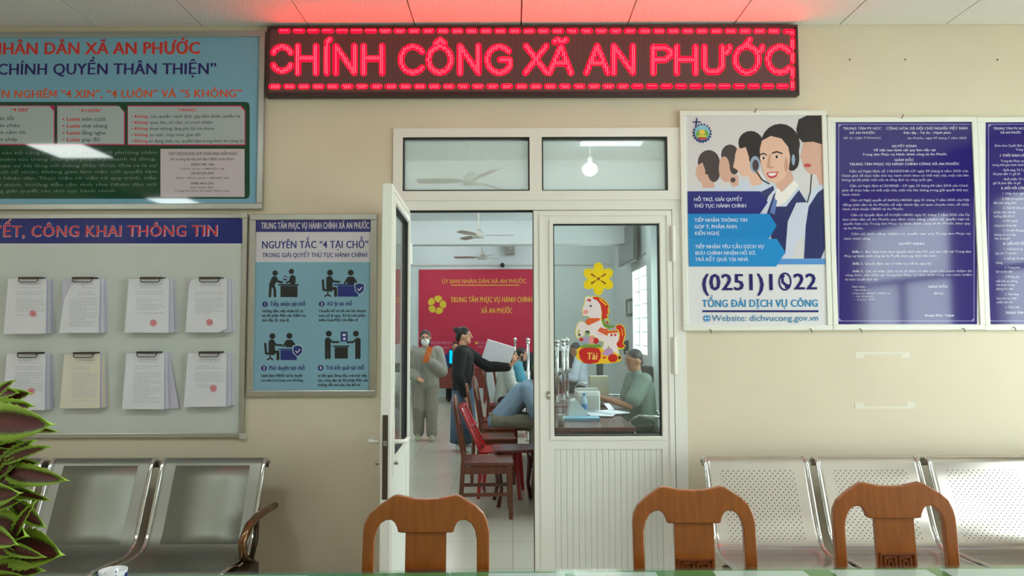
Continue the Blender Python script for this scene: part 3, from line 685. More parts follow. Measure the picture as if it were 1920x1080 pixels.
SH = pm('photo_shirt', (206, 214, 236), G1); VE = pm('photo_vest', (48, 56, 110), G1); LP = pm('photo_lip', (196, 74, 84), G1); TE = pm('photo_teeth', (240, 236, 236), G1)
SHD = pm('photo_face_shade', (206, 156, 138), G1); TIE = pm('photo_tie', (100, 128, 190), G1); HS = pm('photo_headset', (150, 170, 200), G1)
pr.polys('photo_ground', pm('photo_ground', (216, 214, 220), G1), [R4(48, 40, 706, 742)])
pr.polys('shirt', SH, [[(92, 395), (130, 372), (200, 372), (230, 395)], [(220, 395), (262, 352), (335, 345), (350, 400)], [(345, 390), (380, 335), (455, 350), (470, 420), (430, 470)]])
pr.polys('skin', SK2, [disc(122, 308, 34, 52), [(112, 340), (165, 330), (178, 380), (118, 384)], disc(232, 290, 38, 66), [(225, 330), (285, 320), (290, 370), (262, 380)]])
pr.polys('hair', HR2, [disc(148, 262, 52, 58), disc(172, 305, 30, 50), disc(248, 226, 42, 48), disc(268, 265, 26, 55), disc(262, 345, 12)])
pr.polys('skin', SK2, [[(98, 275), (118, 262), (132, 300), (126, 350), (104, 352), (90, 325)], disc(221, 292, 26, 58), [(90, 300), (84, 322), (98, 328)]])
pr.polys('skin', SK, [disc(322, 248, 52, 80), [(318, 290), (380, 285), (402, 365), (350, 372)], [(272, 240), (262, 285), (285, 300)]])
pr.polys('hair', HR, [disc(345, 170, 58, 56), disc(366, 210, 36, 70)])
pr.polys('skin', SK, [[(288, 200), (322, 190), (338, 240), (336, 300), (320, 330), (296, 322), (278, 290)]])
pr.polys('headset', HS, [disc(366, 272, 24, 40)]); pr.polys('headset_pad', HR2, [disc(368, 276, 15, 27)])
pr.polys('vest', VE, [[(395, 400), (452, 372), (462, 420), (430, 470)]])
# right-hand woman
pr.polys('shirt', SH, [[(600, 420), (672, 360), (706, 340), (706, 715), (600, 715), (588, 560)]])
pr.polys('vest', VE, [[(618, 470), (660, 405), (706, 372), (706, 640), (676, 715), (596, 715), (604, 560)]])
pr.polys('skin', SK2, [disc(640, 225, 56, 95), [(640, 280), (706, 270), (706, 350), (672, 372)], [(588, 205), (576, 242), (600, 252)]])
pr.polys('hair', HR, [[(560, 105), (570, 60), (610, 42), (706, 40), (706, 300), (690, 330), (690, 180), (640, 165), (590, 168), (566, 140)]])
pr.polys('mouth', LP, [disc(612, 276, 18, 9)]); pr.polys('cable', HR2, strokes([(632, 320), (626, 400), (612, 450)], 3))
# middle woman
pr.polys('shirt', SH, [[(430, 420), (470, 375), (545, 340), (580, 390), (612, 470), (600, 590), (560, 650), (540, 715), (500, 715), (440, 600), (398, 505)]])
pr.polys('vest', VE, [[(420, 505), (452, 415), (472, 392), (455, 470), (512, 470), (572, 392), (610, 450), (560, 452), (520, 540), (508, 690), (470, 640), (440, 600)]])
pr.polys('neck', SK2, [[(455, 320), (535, 295), (548, 345), (492, 402), (466, 382)]])
pr.polys('collar', TE, [[(470, 380), (492, 405), (550, 345), (572, 372), (508, 450), (470, 470), (458, 425)]])
pr.polys('tie', TIE, [[(455, 430), (470, 442), (458, 508), (436, 498)]])
pr.polys('hair', HR, [disc(485, 178, 92, 98), disc(540, 235, 34, 68)])
pr.polys('skin', SK, [[(388, 200), (398, 160), (440, 138), (490, 150), (522, 190), (532, 240), (522, 305), (496, 345), (462, 362), (428, 350), (402, 305), (390, 250)]])
pr.polys('face_shade', SHD, [cap2(436, 225, 428, 280, 4, 9), disc(512, 275, 9, 34), disc(440, 285, 15, 6)])
pr.polys('eye_white', TE, [disc(405, 242, 12, 6), disc(468, 236, 14, 6)]); pr.polys('eye', HR, [disc(406, 242, 6), disc(468, 236, 7), *strokes([(390, 226), (404, 220), (420, 226)], 3), *strokes([(448, 218), (468, 212), (492, 220)], 3.5)])
pr.polys('mouth', LP, [[(418, 312), (446, 306), (476, 306), (466, 330), (444, 338), (428, 332)]]); pr.polys('teeth', TE, [[(426, 315), (446, 311), (468, 311), (460, 323), (444, 327), (432, 324)]])
pr.polys('headset', HR, [disc(552, 245, 22, 50), *strokes([(372, 305), (400, 345), (432, 362)], 3)]); pr.polys('headset_ring', HS, [disc(546, 250, 8, 26)])
pr.polys('vest', VE, [[(440, 610), (470, 560), (512, 545), (508, 690), (480, 720)]])
# ribbons and type
pr.polys('ribbon', pm('rib_blue_strip', (90, 150, 220), G1), [R4(470, 716, 706, 742)])
pr.polys('ribbon', pm('rib_navy', (40, 42, 128), G1), [[(48, 398), (392, 398), (426, 450), (388, 505), (50, 505)]])
pr.polys('ribbon', pm('rib_blue', (30, 136, 210), G1), [[(50, 504), (432, 504), (468, 560), (430, 622), (52, 622)]])
pr.polys('ribbon', pm('rib_blue_low', (36, 142, 214), G1), [[(52, 622), (468, 622), (508, 685), (465, 752), (55, 752)]])
HT = pm('hot_type_white', (212, 220, 240), G1)
pr.words('ribbon_type', HT, [('HỖ TRỢ, GIẢI QUYẾT', 78, 306, 444, 15), ('THỦ TỤC HÀNH CHÍNH', 78, 325, 475, 16), ('TIẾP NHẬN THÔNG TIN', 80, 330, 542, 16), ('GÓP Ý, PHẢN ÁNH,', 80, 285, 573, 16), ('KIẾN NGHỊ', 82, 198, 604, 16),
    ('TIẾP NHẬN YÊU CẦU DỊCH VỤ', 84, 408, 667, 16), ('BƯU CHÍNH NHẬN HỒ SƠ,', 84, 370, 697, 16), ('TRẢ KẾT QUẢ TẠI NHÀ', 84, 334, 727, 16)])
HN = pm('hot_navy', (40, 40, 112), G1); HB = pm('hot_blue', (40, 140, 200), G1)
pr.words('hotline_number', HN, [('(0251)1', 112, 470, 864, 76), ('22', 546, 660, 860, 74)])
pr.words('hotline_type', HB, [('TỔNG ĐÀI DỊCH VỤ CÔNG', 117, 664, 943, 34)])
pr.words('hotline_type', pm('hot_soft_blue', (70, 140, 190), G1), [('Website: dichvucong.gov.vn', 163, 666, 1009, 28)], bold=False)
def ring(cx, cy, ro, ri, ryo=None, ryi=None, n=24):
    out = []
    for k in range(n):
        a, b = 2 * PI * k / n, 2 * PI * (k + 1) / n; ryo_ = ryo or ro; ryi_ = ryi or ri
        out.append([(cx + ro * math.cos(a), cy + ryo_ * math.sin(a)), (cx + ro * math.cos(b), cy + ryo_ * math.sin(b)), (cx + ri * math.cos(b), cy + ryi_ * math.sin(b)), (cx + ri * math.cos(a), cy + ryi_ * math.sin(a))])
    return out
pr.polys('phone_icon', HN, ring(507, 823, 31, 24, 43, 35) + [*strokes([(494, 800), (496, 826), (520, 846)], 6), cap2(490, 798, 499, 797, 7), cap2(514, 848, 522, 842, 7)])
pr.polys('rule', HN, [R4(118, 958, 664, 967)])
pr.polys('globe_icon', HB, [disc(140, 996, 17)]); pr.polys('globe_lines', HT, ring(140, 996, 9, 7, 16, 14) + [R4(124, 994, 156, 998)])
# round gear emblem
gear = [(117 + r * math.cos(a), 125 + r * math.sin(a)) for k in range(18) for r, a in ((46, 2 * PI * k / 18), (46, 2 * PI * (k + .5) / 18), (40, 2 * PI * (k + .5) / 18), (40, 2 * PI * (k + 1) / 18))]
pr.polys('emblem_gear', pm('emblem_navy', (44, 54, 120), G1), [gear, *strokes([(75, 72), (108, 72)], 3), *strokes([(92, 56), (88, 92)], 3)])
pr.polys('emblem_disc', pm('emblem_sky', (140, 196, 220), G1), [disc(117, 122, 36)])
pr.polys('emblem_hill', pm('emblem_green', (116, 170, 80), G1), [[(84, 128), (100, 108), (117, 124), (134, 106), (150, 128), (140, 146), (94, 146)]])
pr.polys('emblem_field', pm('emblem_yellow', (230, 206, 80), G1), [disc(117, 120, 14, 12), R4(98, 134, 136, 142)])
pr.polys('emblem_base', pm('emblem_red', (190, 60, 60), G1), [R4(98, 145, 136, 155)])

# purple rule posters
M_PUR = pm('rule_purple', (48, 38, 118), .07); M_PLN = pm('rule_line', (150, 146, 196), .07); M_PTX = pm('rule_type', (202, 200, 222), .07)
def rule_poster(px, label, inner, f_lines, hooks):
    t = plate_board('rules_poster', label, 'poster', px, YP, .03, pm('rule_margin', (226, 228, 222), .2), M_WFR)
    for h in hooks: hook(*h[:2], YP, t, h[2])
    p = Print(t, YP + .008); x0, y0, x1, y1 = inner
    p.polys('field', M_PUR, [R4(*inner)])
    p.polys('border_line', M_PLN, [R4(x0 + 5, y0 + 4.5, x1 - 5, y0 + 5.7), R4(x0 + 5, y1 - 7, x1 - 5, y1 - 5.6), R4(x0 + 5, y0 + 5, x0 + 6.2, y1 - 6), R4(x1 - 6.2, y0 + 5, x1 - 5, y1 - 6)] +
            [[(a, b), (a + u * 7, b), (a, b + v * 7)] for a, b, u, v in ((x0 + 5, y0 + 5, 1, 1), (x1 - 5, y0 + 5, -1, 1), (x0 + 5, y1 - 6, 1, -1), (x1 - 5, y1 - 6, -1, -1))])
    for nm, bold, f, ln, kw in f_lines:
        p.f = f; p.words(nm, M_PTX, ln, bold=bold, **kw)
c7 = lambda x, y: (1560 + x / 5.4, 220 + y / 5.4); c8 = lambda x, y: (1560 + x / 5.268, 410 + y / 5.268)
B1 = [('TRUNG TÂM PV HCC', 110, 500, 125, 25), ('XÃ AN PHƯỚC', 175, 437, 168, 22), ('CỘNG HÒA XÃ HỘI CHỦ NGHĨA VIỆT NAM', 548, 1375, 125, 25), ('Độc lập - Tự do - Hạnh phúc', 725, 1205, 167, 22),
      ('QUYẾT ĐỊNH', 605, 858, 302, 22), ('Về việc ban hành nội quy làm việc tại', 420, 1050, 343, 22), ('Trung tâm Phục vụ Hành chính công xã An Phước', 308, 1165, 386, 22), ('GIÁM ĐỐC', 630, 830, 443, 22), ('TRUNG TÂM PHỤC VỤ HÀNH CHÍNH CÔNG XÃ AN PHƯỚC', 175, 1290, 486, 24)]
R1 = [('Số: 01 /QĐ-TTPVHCC', 115, 500, 220, 20), ('An Phước, ngày 07 tháng 7 năm 2025', 765, 1365, 220, 20),
      ('Căn cứ Nghị định số 118/2025/NĐ-CP ngày 09 tháng 6 năm 2025 của', 175, 1380, 557, 22), ('Chính phủ về thực hiện thủ tục hành chính theo cơ chế một cửa, một cửa liên', 95, 1385, 602, 22), ('thông tại bộ phận một cửa và cổng dịch vụ công quốc gia;', 98, 1015, 645, 22),
      ('Căn cứ Nghị định 61/2018/NĐ - CP ngày 23 tháng 04 năm 2018 của Chính', 180, 1380, 705, 22), ('phủ về thực hiện cơ chế một cửa, một cửa liên thông trong giải quyết thủ tục', 103, 1380, 750, 22), ('hành chính;', 105, 285, 793, 22),
      ('Căn cứ Nghị quyết số 06/NQ-HĐND ngày 01 tháng 7 năm 2025 của Hội', 185, 1390, 850, 22), ('đồng nhân dân xã An Phước về việc thành lập cơ quan chuyên môn, tổ chức', 108, 1390, 897, 22), ('hành chính thuộc UBND xã An Phước;', 108, 725, 940, 22),
      ('Căn cứ Quyết định số 01/QĐ-UBND ngày 01 tháng 7 năm 2025 của Ủy', 190, 1395, 1000, 22), ('ban nhân dân xã An Phước quy định chức năng, nhiệm vụ, quyền hạn và', 110, 1390, 1045, 22)]
B2 = [('QUYẾT ĐỊNH:', 655, 915, 258, 20), ('Điều 1.', 200, 312, 338, 22), ('Điều 2.', 203, 310, 455, 22), ('Điều 3.', 205, 312, 530, 22), ('Nơi nhận:', 200, 335, 680, 15), ('GIÁM ĐỐC', 950, 1145, 682, 21), ('Đoàn Đức Thịnh', 920, 1208, 967, 22)]
R2 = [('quyền hạn của Trung tâm Phục vụ hành chính công xã An Phước theo quy', 112, 1365, 60, 20), ('xã An Phước;', 115, 310, 105, 20), ('Căn cứ chức năng, nhiệm vụ, quyền hạn của Trung tâm Phục vụ', 190, 1370, 160, 20), ('hành chính công.', 118, 380, 207, 20),
      ('Ban hành kèm theo Quyết định này Nội quy làm việc tại Trung tâm', 328, 1375, 338, 22), ('Phục vụ hành chính công xã An Phước theo quy định hiện hành.', 122, 1040, 380, 22), ('Quyết định này có hiệu lực kể từ ngày ký.', 325, 985, 455, 22),
      ('Các cá nhân, đơn vị và tổ chức có liên quan chịu trách nhiệm thi', 328, 1380, 530, 22), ('công chức, viên chức tại Trung tâm Phục vụ hành chính công chịu trách nhiệm', 130, 1385, 567, 20), ('thi hành Quyết định này.', 128, 460, 610, 20),
      ('- Như Điều 3;', 205, 370, 712, 14), ('- Đảng ủy, HĐND, UBND xã;', 190, 580, 745, 14), ('- Các đoàn thể;', 215, 410, 775, 14), ('- Lưu: VT.', 215, 435, 806, 14), ('(Đã ký)', 1005, 1100, 748, 22)]
rule_poster((1557, 219, 1840, 619), 'purple rules poster with white type, first beside the hotline poster', (1567, 228, 1832, 608),
            [('bold_type', True, c7, B1, {}), ('type', False, c7, R1, {}), ('bold_type', True, c8, B2, {}), ('type', False, c8, R2, {})], [(1690, 222, 1), (1612, 616, -1), (1805, 615, -1)])
c9 = lambda x, y: (1836 + x / 5.405, 215 + y / 5.405); c10 = lambda x, y: (1836 + x / 5.143, 410 + y / 5.143)
K = -.92
B3 = [('TRUNG TÂM PV HCC', 145, K, 152, 24), ('XÃ AN PHƯỚC', 215, K, 192, 22), ('I. THỜI GIAN LÀM VIỆC', 210, K, 425, 24), ('II. ĐỐI VỚI CÔNG CHỨC', 222, K, 757, 24)]
R3 = [('(Kèm theo Quyết định số 01', 155, K, 324, 22), ('Trung tâm Phục vụ', 370, K, 364, 22), ('Trung tâm Phục vụ hành chính công', 218, K, 480, 22), ('trong thời gian hành chính các ngày', 135, K, 520, 22), ('- Buổi sáng: Từ 7 giờ', 230, K, 572, 22), ('00 phút đến 11 giờ 30', 142, K, 612, 22),
      ('- Buổi chiều: Từ 13', 235, K, 664, 22), ('giờ 30 phút đến 16 giờ', 140, K, 704, 22), ('1. Chấp hành nghiêm', 232, K, 810, 22), ('2. Mặc trang phục', 232, K, 862, 22), ('đeo thẻ công chức', 145, K, 905, 22), ('3. Thái độ lịch sự', 240, K, 955, 22), ('và tận tình với dân', 145, K, 1000, 22), ('hướng dẫn hồ sơ', 148, K, 1040, 22)]
B4 = [('III. ĐỐI VỚI TỔ CHỨC', 230, K, 252, 22), ('TRUNG TÂM', 250, K, 918, 22)]
R4_ = [('4. Giải quyết', 228, K, 30, 20), ('công khai đúng hạn', 145, K, 75, 20), ('5. Có mặt đúng giờ', 228, K, 122, 20), ('không rời vị trí làm', 145, K, 165, 20), ('việc trong giờ', 145, K, 200, 20), ('1. Chấp hành nội', 232, K, 303, 20), ('quy của Trung tâm', 155, K, 342, 20), ('2. Giữ gìn vệ sinh', 240, K, 393, 20), ('chung', 160, K, 434, 20),
       ('3. Trang phục', 245, K, 480, 20), ('lịch sự khi đến', 160, K, 520, 20), ('4. Không gây', 248, K, 570, 20), ('mất trật tự, không', 160, K, 612, 20), ('hút thuốc trong', 165, K, 648, 20), ('phòng làm việc', 165, K, 686, 20), ('5. Xếp hàng', 248, K, 738, 20), ('theo thứ tự, nhận', 165, K, 778, 20), ('phiếu hẹn trả', 168, K, 815, 20), ('6. Thực hiện', 252, K, 864, 20)]
rule_poster((1840, 219, 2123, 619), 'purple rules poster with white type, the one not touching the hotline poster', (1848, 228, 2113, 608),
            [('bold_type', True, c9, B3, {}), ('type', False, c9, R3, {}), ('bold_type', True, c10, B4, {}), ('type', False, c10, R4_, {})], [(1900, 613, -1)])
# tape remains and nail holes on the wall
M_TAPE = mat('clear_tape', (224, 220, 204), .3)
for py, s, lab in ((662, 1, 'upper'), (764, -1, 'lower')):
    x0, x1 = P(1603, py, D).x, P(1706 if s > 0 else 1716, py, D).x; zc = P(1655, py, D).z
    q = MB().box(x0, x1, D - .0012, D + .0005, zc - .006, zc + .006)
    zz = zc - s * .012
    q.box(x0, x0 + .05, D - .0015, D + .0005, zz - .016, zz + .016).box(x1 - .05, x1, D - .0015, D + .0005, zz - .016, zz + .016)
    tag(q.build('tape_remnant', M_TAPE), 'faint strip of old clear tape on the wall under the purple poster, %s one' % lab, 'tape')
for i, px in enumerate((1593, 1697, 1870)):
    c = P(px, 112, D); q = MB().lathe([(.004, .004), (.0045, -.003), (.002, -.006)], (c.x, c.z * 0 + D, c.z), 8, 'y')
    tag(q.build('nail', M_HOOK), 'small nail in the bare wall above the purple posters, %s' % ('leftmost', 'middle', 'rightmost')[i], 'nail')

# ------------------------------------------------------------------ steel waiting benches
def bench_steel():
    m = mat('perforated_steel', (206, 200, 196), .22, metal=1, var=.05, scale=6); nt = m.node_tree; b = nt.nodes['Principled BSDF']; N = nt.nodes.new; L = nt.links.new
    uv = N('ShaderNodeUVMap'); s = N('ShaderNodeSeparateXYZ'); L(uv.outputs[0], s.inputs[0])
    def mth(op, a, bb=None):
        n = N('ShaderNodeMath'); n.operation = op
        for i, v in enumerate((a, bb)):
            if v is None: continue
            if isinstance(v, (int, float)): n.inputs[i].default_value = v
            else: L(v, n.inputs[i])
        return n.outputs[0]
    p = .028
    def grid(ox):
        u = mth('SUBTRACT', mth('FRACT', mth('ADD', mth('DIVIDE', s.outputs['X'], p), ox)), .5); v = mth('SUBTRACT', mth('FRACT', mth('ADD', mth('DIVIDE', s.outputs['Y'], p), ox)), .5)
        return mth('LESS_THAN', mth('ADD', mth('MULTIPLY', u, u), mth('MULTIPLY', v, v)), .013)
    h = mth('MAXIMUM', grid(0), grid(.5))
    for ax, lo, hi in (('X', .07, .47), ('Y', .05, .42)):
        h = mth('MULTIPLY', h, mth('MULTIPLY', mth('GREATER_THAN', s.outputs[ax], lo), mth('LESS_THAN', s.outputs[ax], hi)))
    old = b.inputs['Base Color'].links[0].from_socket; mx = N('ShaderNodeMix'); mx.data_type = 'RGBA'
    L(h, mx.inputs['Factor']); L(old, mx.inputs['A']); mx.inputs['B'].default_value = lin((70, 66, 64)); L(mx.outputs['Result'], b.inputs['Base Color'])
    return m
M_PERF = bench_steel()
M_DARKST = mat('dark_bench_frame', (66, 56, 46), .35, metal=.7)
PROF = [(.075, .80), (.07, .83), (.05, .85), (.02, .858), (0, .848), (-.012, .828), (-.04, .76), (-.08, .66), (-.115, .57), (-.145, .50), (-.175, .455), (-.215, .428), (-.27, .418), (-.36, .42), (-.46, .43), (-.54, .435), (-.58, .428), (-.6, .40), (-.6, .37)]
SW, PITCHB = .54, .605
def seat_shell_mesh(m):
    me = bpy.data.meshes.new('seat_shell'); bm = bmesh.new(); uvl = bm.loops.layers.uv.new('UVMap'); rows = []; s = 0; xs = [-SW / 2, -SW / 2 + .02, 0, SW / 2 - .02, SW / 2]
    for i, (y, z) in enumerate(PROF):
        if i: s += math.hypot(y - PROF[i - 1][0], z - PROF[i - 1][1])
        rows.append([(bm.verts.new((x, y, z)), (x + SW / 2, s - .12)) for x in xs])
    for i in range(len(rows) - 1):
        for k in range(len(xs) - 1):
            q = (rows[i][k], rows[i + 1][k], rows[i + 1][k + 1], rows[i][k + 1]); f = bm.faces.new([v for v, _ in q]); f.smooth = True
            for l, (_, u) in zip(f.loops, q): l[uvl].uv = u
    bm.normal_update(); bm.to_mesh(me); bm.free(); me.materials.append(m); return me
def make_bench(label, x0, n, Yb, arm_right, arm_left, perf):
    t = thing('waiting_bench', label, 'bench', (x0 + n * PITCHB / 2, Yb, 0), group='steel waiting benches')
    me = seat_shell_mesh(M_PERF if perf else M_DULL); rail = None
    for k in range(n):
        cx = (k + .5 - n / 2) * PITCHB
        o = bpy.data.objects.new('seat_shell', me); link(o, t); o.location = (cx, 0, 0)
        so = o.modifiers.new('thick', 'SOLIDIFY'); so.thickness = .004; so.offset = 1
        if rail is None:
            rails = [MB().tube([(sx * (SW / 2 + .004), y - .004, z - .002) for y, z in PROF[1:]], .0115, 8).mesh('side_rail', M_CHROME, True) for sx in (-1, 1)]; rail = True
        if not perf:
            pd_ = MB()
            for y, z in PROF[5:11]: pd_.v += [Vector((-.2, y - .006, z)), Vector((.2, y - .006, z))]
            pd_.f = [(2 * i, 2 * i + 2, 2 * i + 3, 2 * i + 1) for i in range(5)]
            q = pd_.build('back_panel', mat('dull_panel', (156, 160, 152), .5, metal=.9, var=.04, scale=6), o, world=False, smooth=True); so = q.modifiers.new('thick', 'SOLIDIFY'); so.thickness = .003
        for r in rails: q = bpy.data.objects.new('side_rail', r); link(q, o)
    L_ = n * PITCHB / 2
    MB().box(-L_ + .02, L_ - .02, -.40, -.32, .33, .39).build('beam', M_DARKST, t, world=False, bevel=.006)
    for sx in ([-1, 1]):
        lx = sx * (L_ - .32)
        MB().bar((lx, -.36, .34), (lx, -.36, .06), .05, .06).bar((lx, -.64, .03), (lx, .06, .03), .05, .05).build('leg', M_CHROME, t, world=False, bevel=.006)
    for k in range(n): 
        cx = (k + .5 - n / 2) * PITCHB
        MB().box(cx - .2, cx + .2, -.5, -.26, .392, .408).build('seat_bracket', M_DARKST, t, world=False)
    for sx in ([1] if arm_right else []) + ([-1] if arm_left else []):
        ax = sx * (L_ + .005)
        MB().tube([(ax, -.26, .39), (ax - sx * .01, -.35, .44), (ax - sx * .012, -.365, .52), (ax, -.31, .585), (ax, -.2, .60), (ax + sx * .01, -.08, .605), (ax + sx * .015, .04, .60)], [.02, .021, .022, .022, .021, .02, .019], 10).build('armrest', mat('bronzed_arm', (128, 98, 70), .2, metal=.85), t, world=False, smooth=True)
        MB().tube([(ax, -.28, .40), (ax + sx * .012, -.25, .5), (ax + sx * .006, -.22, .59)], .014, 8).build('arm_brace', M_DARKST, t, world=False, smooth=True)
        MB().box(min(ax - .02, ax + .05), max(ax - .02, ax + .05), -.45, -.3, .30, .41).build('arm_mount', M_DARKST, t, world=False, bevel=.008)
    return t
YBN = 3.96
xr = P(494, 870, YBN).x + .035
M_DULL = mat('dull_steel', (150, 152, 146), .42, metal=1, var=.05, scale=5)
make_bench('dull steel waiting bench under the white notice board', xr - 3 * PITCHB, 3, YBN, True, False, False)
xl = P(1322, 870, YBN).x - .03
make_bench('bright perforated steel waiting bench under the purple posters', xl, 4, YBN, False, False, True)

# ------------------------------------------------------------------ table, papers, chairs, plant
TZ = .76
(tx_a, ty_a), (tx_b, ty_b) = on_plane(60, 1076, TZ + .002), on_plane(1900, 1059, TZ + .002)
def tfar(x): return ty_a + (ty_b - ty_a) * (x - tx_a) / (tx_b - tx_a)
tb = thing('meeting_table', 'long table with green cloth under glass at the bottom edge', 'table', (0, 1.65, 0))
xs0, xs1, yn = -2.3, 2.5, .95
MB().prism([(xs0, yn), (xs1, yn), (xs1, tfar(xs1)), (xs0, tfar(xs0))], TZ - .04, TZ - .008, 'z').build('table_top', mat('table_wood', (120, 66, 36), .4, var=.12, scale=6), tb)
MB().prism([(xs0, yn), (xs1, yn), (xs1, tfar(xs1)), (xs0, tfar(xs0))], TZ - .008, TZ - .006, 'z').build('green_cloth', mat('green_felt', (70, 140, 62), .8, var=.06, scale=20), tb)
for x in (-2.15, 2.35):
    for y in (1.05, 2.2): MB().bar((x, y, TZ - .04), (x, y, 0), .07, .07, w1=.05, d1=.05).build('leg', MATS['table_wood'], tb)
MB().box(-2.1, 2.3, 2.18, 2.21, .6, TZ - .04).build('apron', MATS['table_wood'], tb)
M_TGL = glass('table_glass', (.9, .97, .93), .02, 1.3, .12)
gt = MB().prism([(xs0, yn), (xs1, yn), (xs1, tfar(xs1)), (xs0, tfar(xs0))], TZ - .0045, TZ + .002, 'z').build('table_glass', M_TGL); tag(gt, 'sheet of clear glass covering the green table', 'glass top')
SHEETS = [(-2.0, .30), (-1.52, .3), (-1.12, .45), (-.08, .25), (.20, .27), (.66, .3), (1.05, .32), (1.42, .34), (1.82, .3)]
for i, (x, wd) in enumerate(SHEETS):
    y1 = tfar(x) - .012; o = MB().box(x, x + wd, y1 - .21, y1, TZ - .0058, TZ - .005).build('paper_sheet', M_PAP)
    tag(o, 'white sheet of paper lying under the table glass, %s from the left' % ('first', 'second', 'third', 'fourth', 'fifth', 'sixth', 'seventh', 'eighth', 'ninth')[i], 'paper', 'papers under the table glass')
def wood(name, c, rough=.3):
    return mat(name, c, rough, var=.16, scale=7, coat=.35, stretch=(9, 9, .9))
M_WOOD = wood('orange_brown_wood', (146, 80, 28)); M_CARVE = mat('carved_wood', (120, 60, 24), .45)
K_ = .435 / 225
BACK = [(-112, 262), (-111, 62), (-109, 48), (-101, 32), (-86, 19), (-60, 2), (-52, 0), (-22, 6), (0, 7), (22, 6), (52, 0), (60, 2), (88, 19), (102, 32), (109, 48), (112, 62), (112, 262), (91, 262), (90, 76), (87, 60), (80, 48), (70, 42), (61, 42), (55, 47), (51, 55), (49, 63), (38, 64), (-38, 64), (-49, 63), (-51, 55), (-55, 47), (-61, 42), (-70, 42), (-80, 48), (-87, 60), (-91, 76), (-91, 262)]
def make_chair(name, label, m, mc, H=.985, group=None, tl=.10):
    """wooden chair, faces local -y, origin on the floor under the seat centre"""
    t = thing(name, label, 'chair', group=group)
    def back(y0, y1, poly):
        q = MB().prism([(u * K_, H - v * K_) for u, v in poly], y0, y1)
        for i_, v in enumerate(q.v): q.v[i_] = Vector((v.x, v.y + .19 + (v.z - .46) * tl, v.z))
        return q
    fr_ = back(-.014, .014, list(reversed(BACK))).build('backrest_frame', m, t, world=False, bevel=.004)
    sp = back(-.007, .007, R4(-36, 60, 36, 275)[::-1]).build('splat', m, t, world=False)
    carv = MB()
    def strip(u0, v0, u1, v1):
        w_ = 1.3; q = back(-.013, -.006, R4(min(u0, u1) - w_, min(v0, v1) - w_, max(u0, u1) + w_, max(v0, v1) + w_)[::-1]); carv.add(q.v, q.f)
    for c in (-13, 13):
        s_ = 1 if c > 0 else -1
        pts = [(c - 9 * s_, 152), (c - 9 * s_, 131), (c + 10 * s_, 131), (c + 10 * s_, 150), (c - 3 * s_, 150), (c - 3 * s_, 138), (c + 4 * s_, 138), (c + 4 * s_, 144)]
        for a, b in zip(pts, pts[1:]): strip(*a, *b)
    strip(-31, 126, 31, 126); strip(-31, 126, -31, 165); strip(31, 126, 31, 165); strip(-31, 165, 31, 165)
    carv.build('carved_fret', mc, sp, world=False)
    MB().prism([(-.2, .2), (.2, .2), (.225, -.2), (.21, -.225), (-.21, -.225), (-.225, -.2)], .435, .465, 'z').build('seat', m, t, world=False, bevel=.008)
    for sx in (-1, 1):
        MB().bar((sx * .196, .19 + .04 * tl, .50), (sx * .19, .225, 0), .040, .03, w1=.034, d1=.03).build('leg', m, t, world=False, bevel=.003)
        MB().bar((sx * .195, -.19, .44), (sx * .195, -.2, 0), .044, .044, w1=.032, d1=.034).build('leg', m, t, world=False, bevel=.003)
        MB().bar((sx * .193, -.18, .2), (sx * .193, .2, .2), .018, .028).build('stretcher', m, t, world=False)
        MB().bar((sx * .196, -.17, .4), (sx * .196, .18, .4), .02, .06).build('apron', m, t, world=False)
    MB().bar((-.18, -.19, .4), (.18, -.19, .4), .02, .06).build('apron', m, t, world=False)
    MB().bar((-.18, .2, .4), (.18, .2, .4), .02, .06).build('apron', m, t, world=False)
    MB().bar((-.18, .02, .2), (.18, .02, .2), .018, .028).build('stretcher', m, t, world=False)
    return t
ch0 = make_chair('wooden_chair', 'orange-brown wooden chair in front of the open doorway', M_WOOD, M_CARVE, group='wooden chairs at the green table')
# backrest top sits .19 + .0525 behind the seat centre
def put_chair(o, px, Yt, dz, rz=0):
    o.location = (P(px, 1000, Yt).x, Yt - .245, 0); o.rotation_euler = (0, 0, rz); o.scale = (1 + dz[0], 1, 1 + dz[1]); return o
put_chair(ch0, 800, 2.53, (0, 0))
for px, Yt, sc, lab in ((1298, 2.60, (.0, .012), 'orange-brown wooden chair in front of the closed door leaf and bench end'), (1671, 2.66, (.02, .012), 'orange-brown wooden chair before the gap between two perforated bench seats')):
    o = copy_tree(ch0); o['label'] = lab; put_chair(o, px, Yt, sc)
# porcelain cup with blue bands
cpos = Vector((P(212, 1070, 2.2).x, 2.2, TZ + .002))
cup = thing('porcelain_cup', 'white porcelain cup with blue stripes at the lower left', 'cup', cpos)
MB().lathe([(.02, 0), (.024, .004), (.03, .03), (.038, .065), (.04, .078), (.037, .078), (.028, .03), (.01, .008)], cpos, 20).build('cup_body', mat('porcelain', (226, 230, 236), .12), cup, smooth=True)
M_COB = mat('cobalt', (36, 52, 140), .15)
for k in range(7):
    a = 2 * PI * k / 7; MB().tube([cpos + Vector((math.cos(a) * r, math.sin(a) * r, h)) for r, h in ((.031, .03), (.0352, .05), (.0395, .07))], [.004, .006, .004], 6).build('blue_stripe', M_COB, cup)
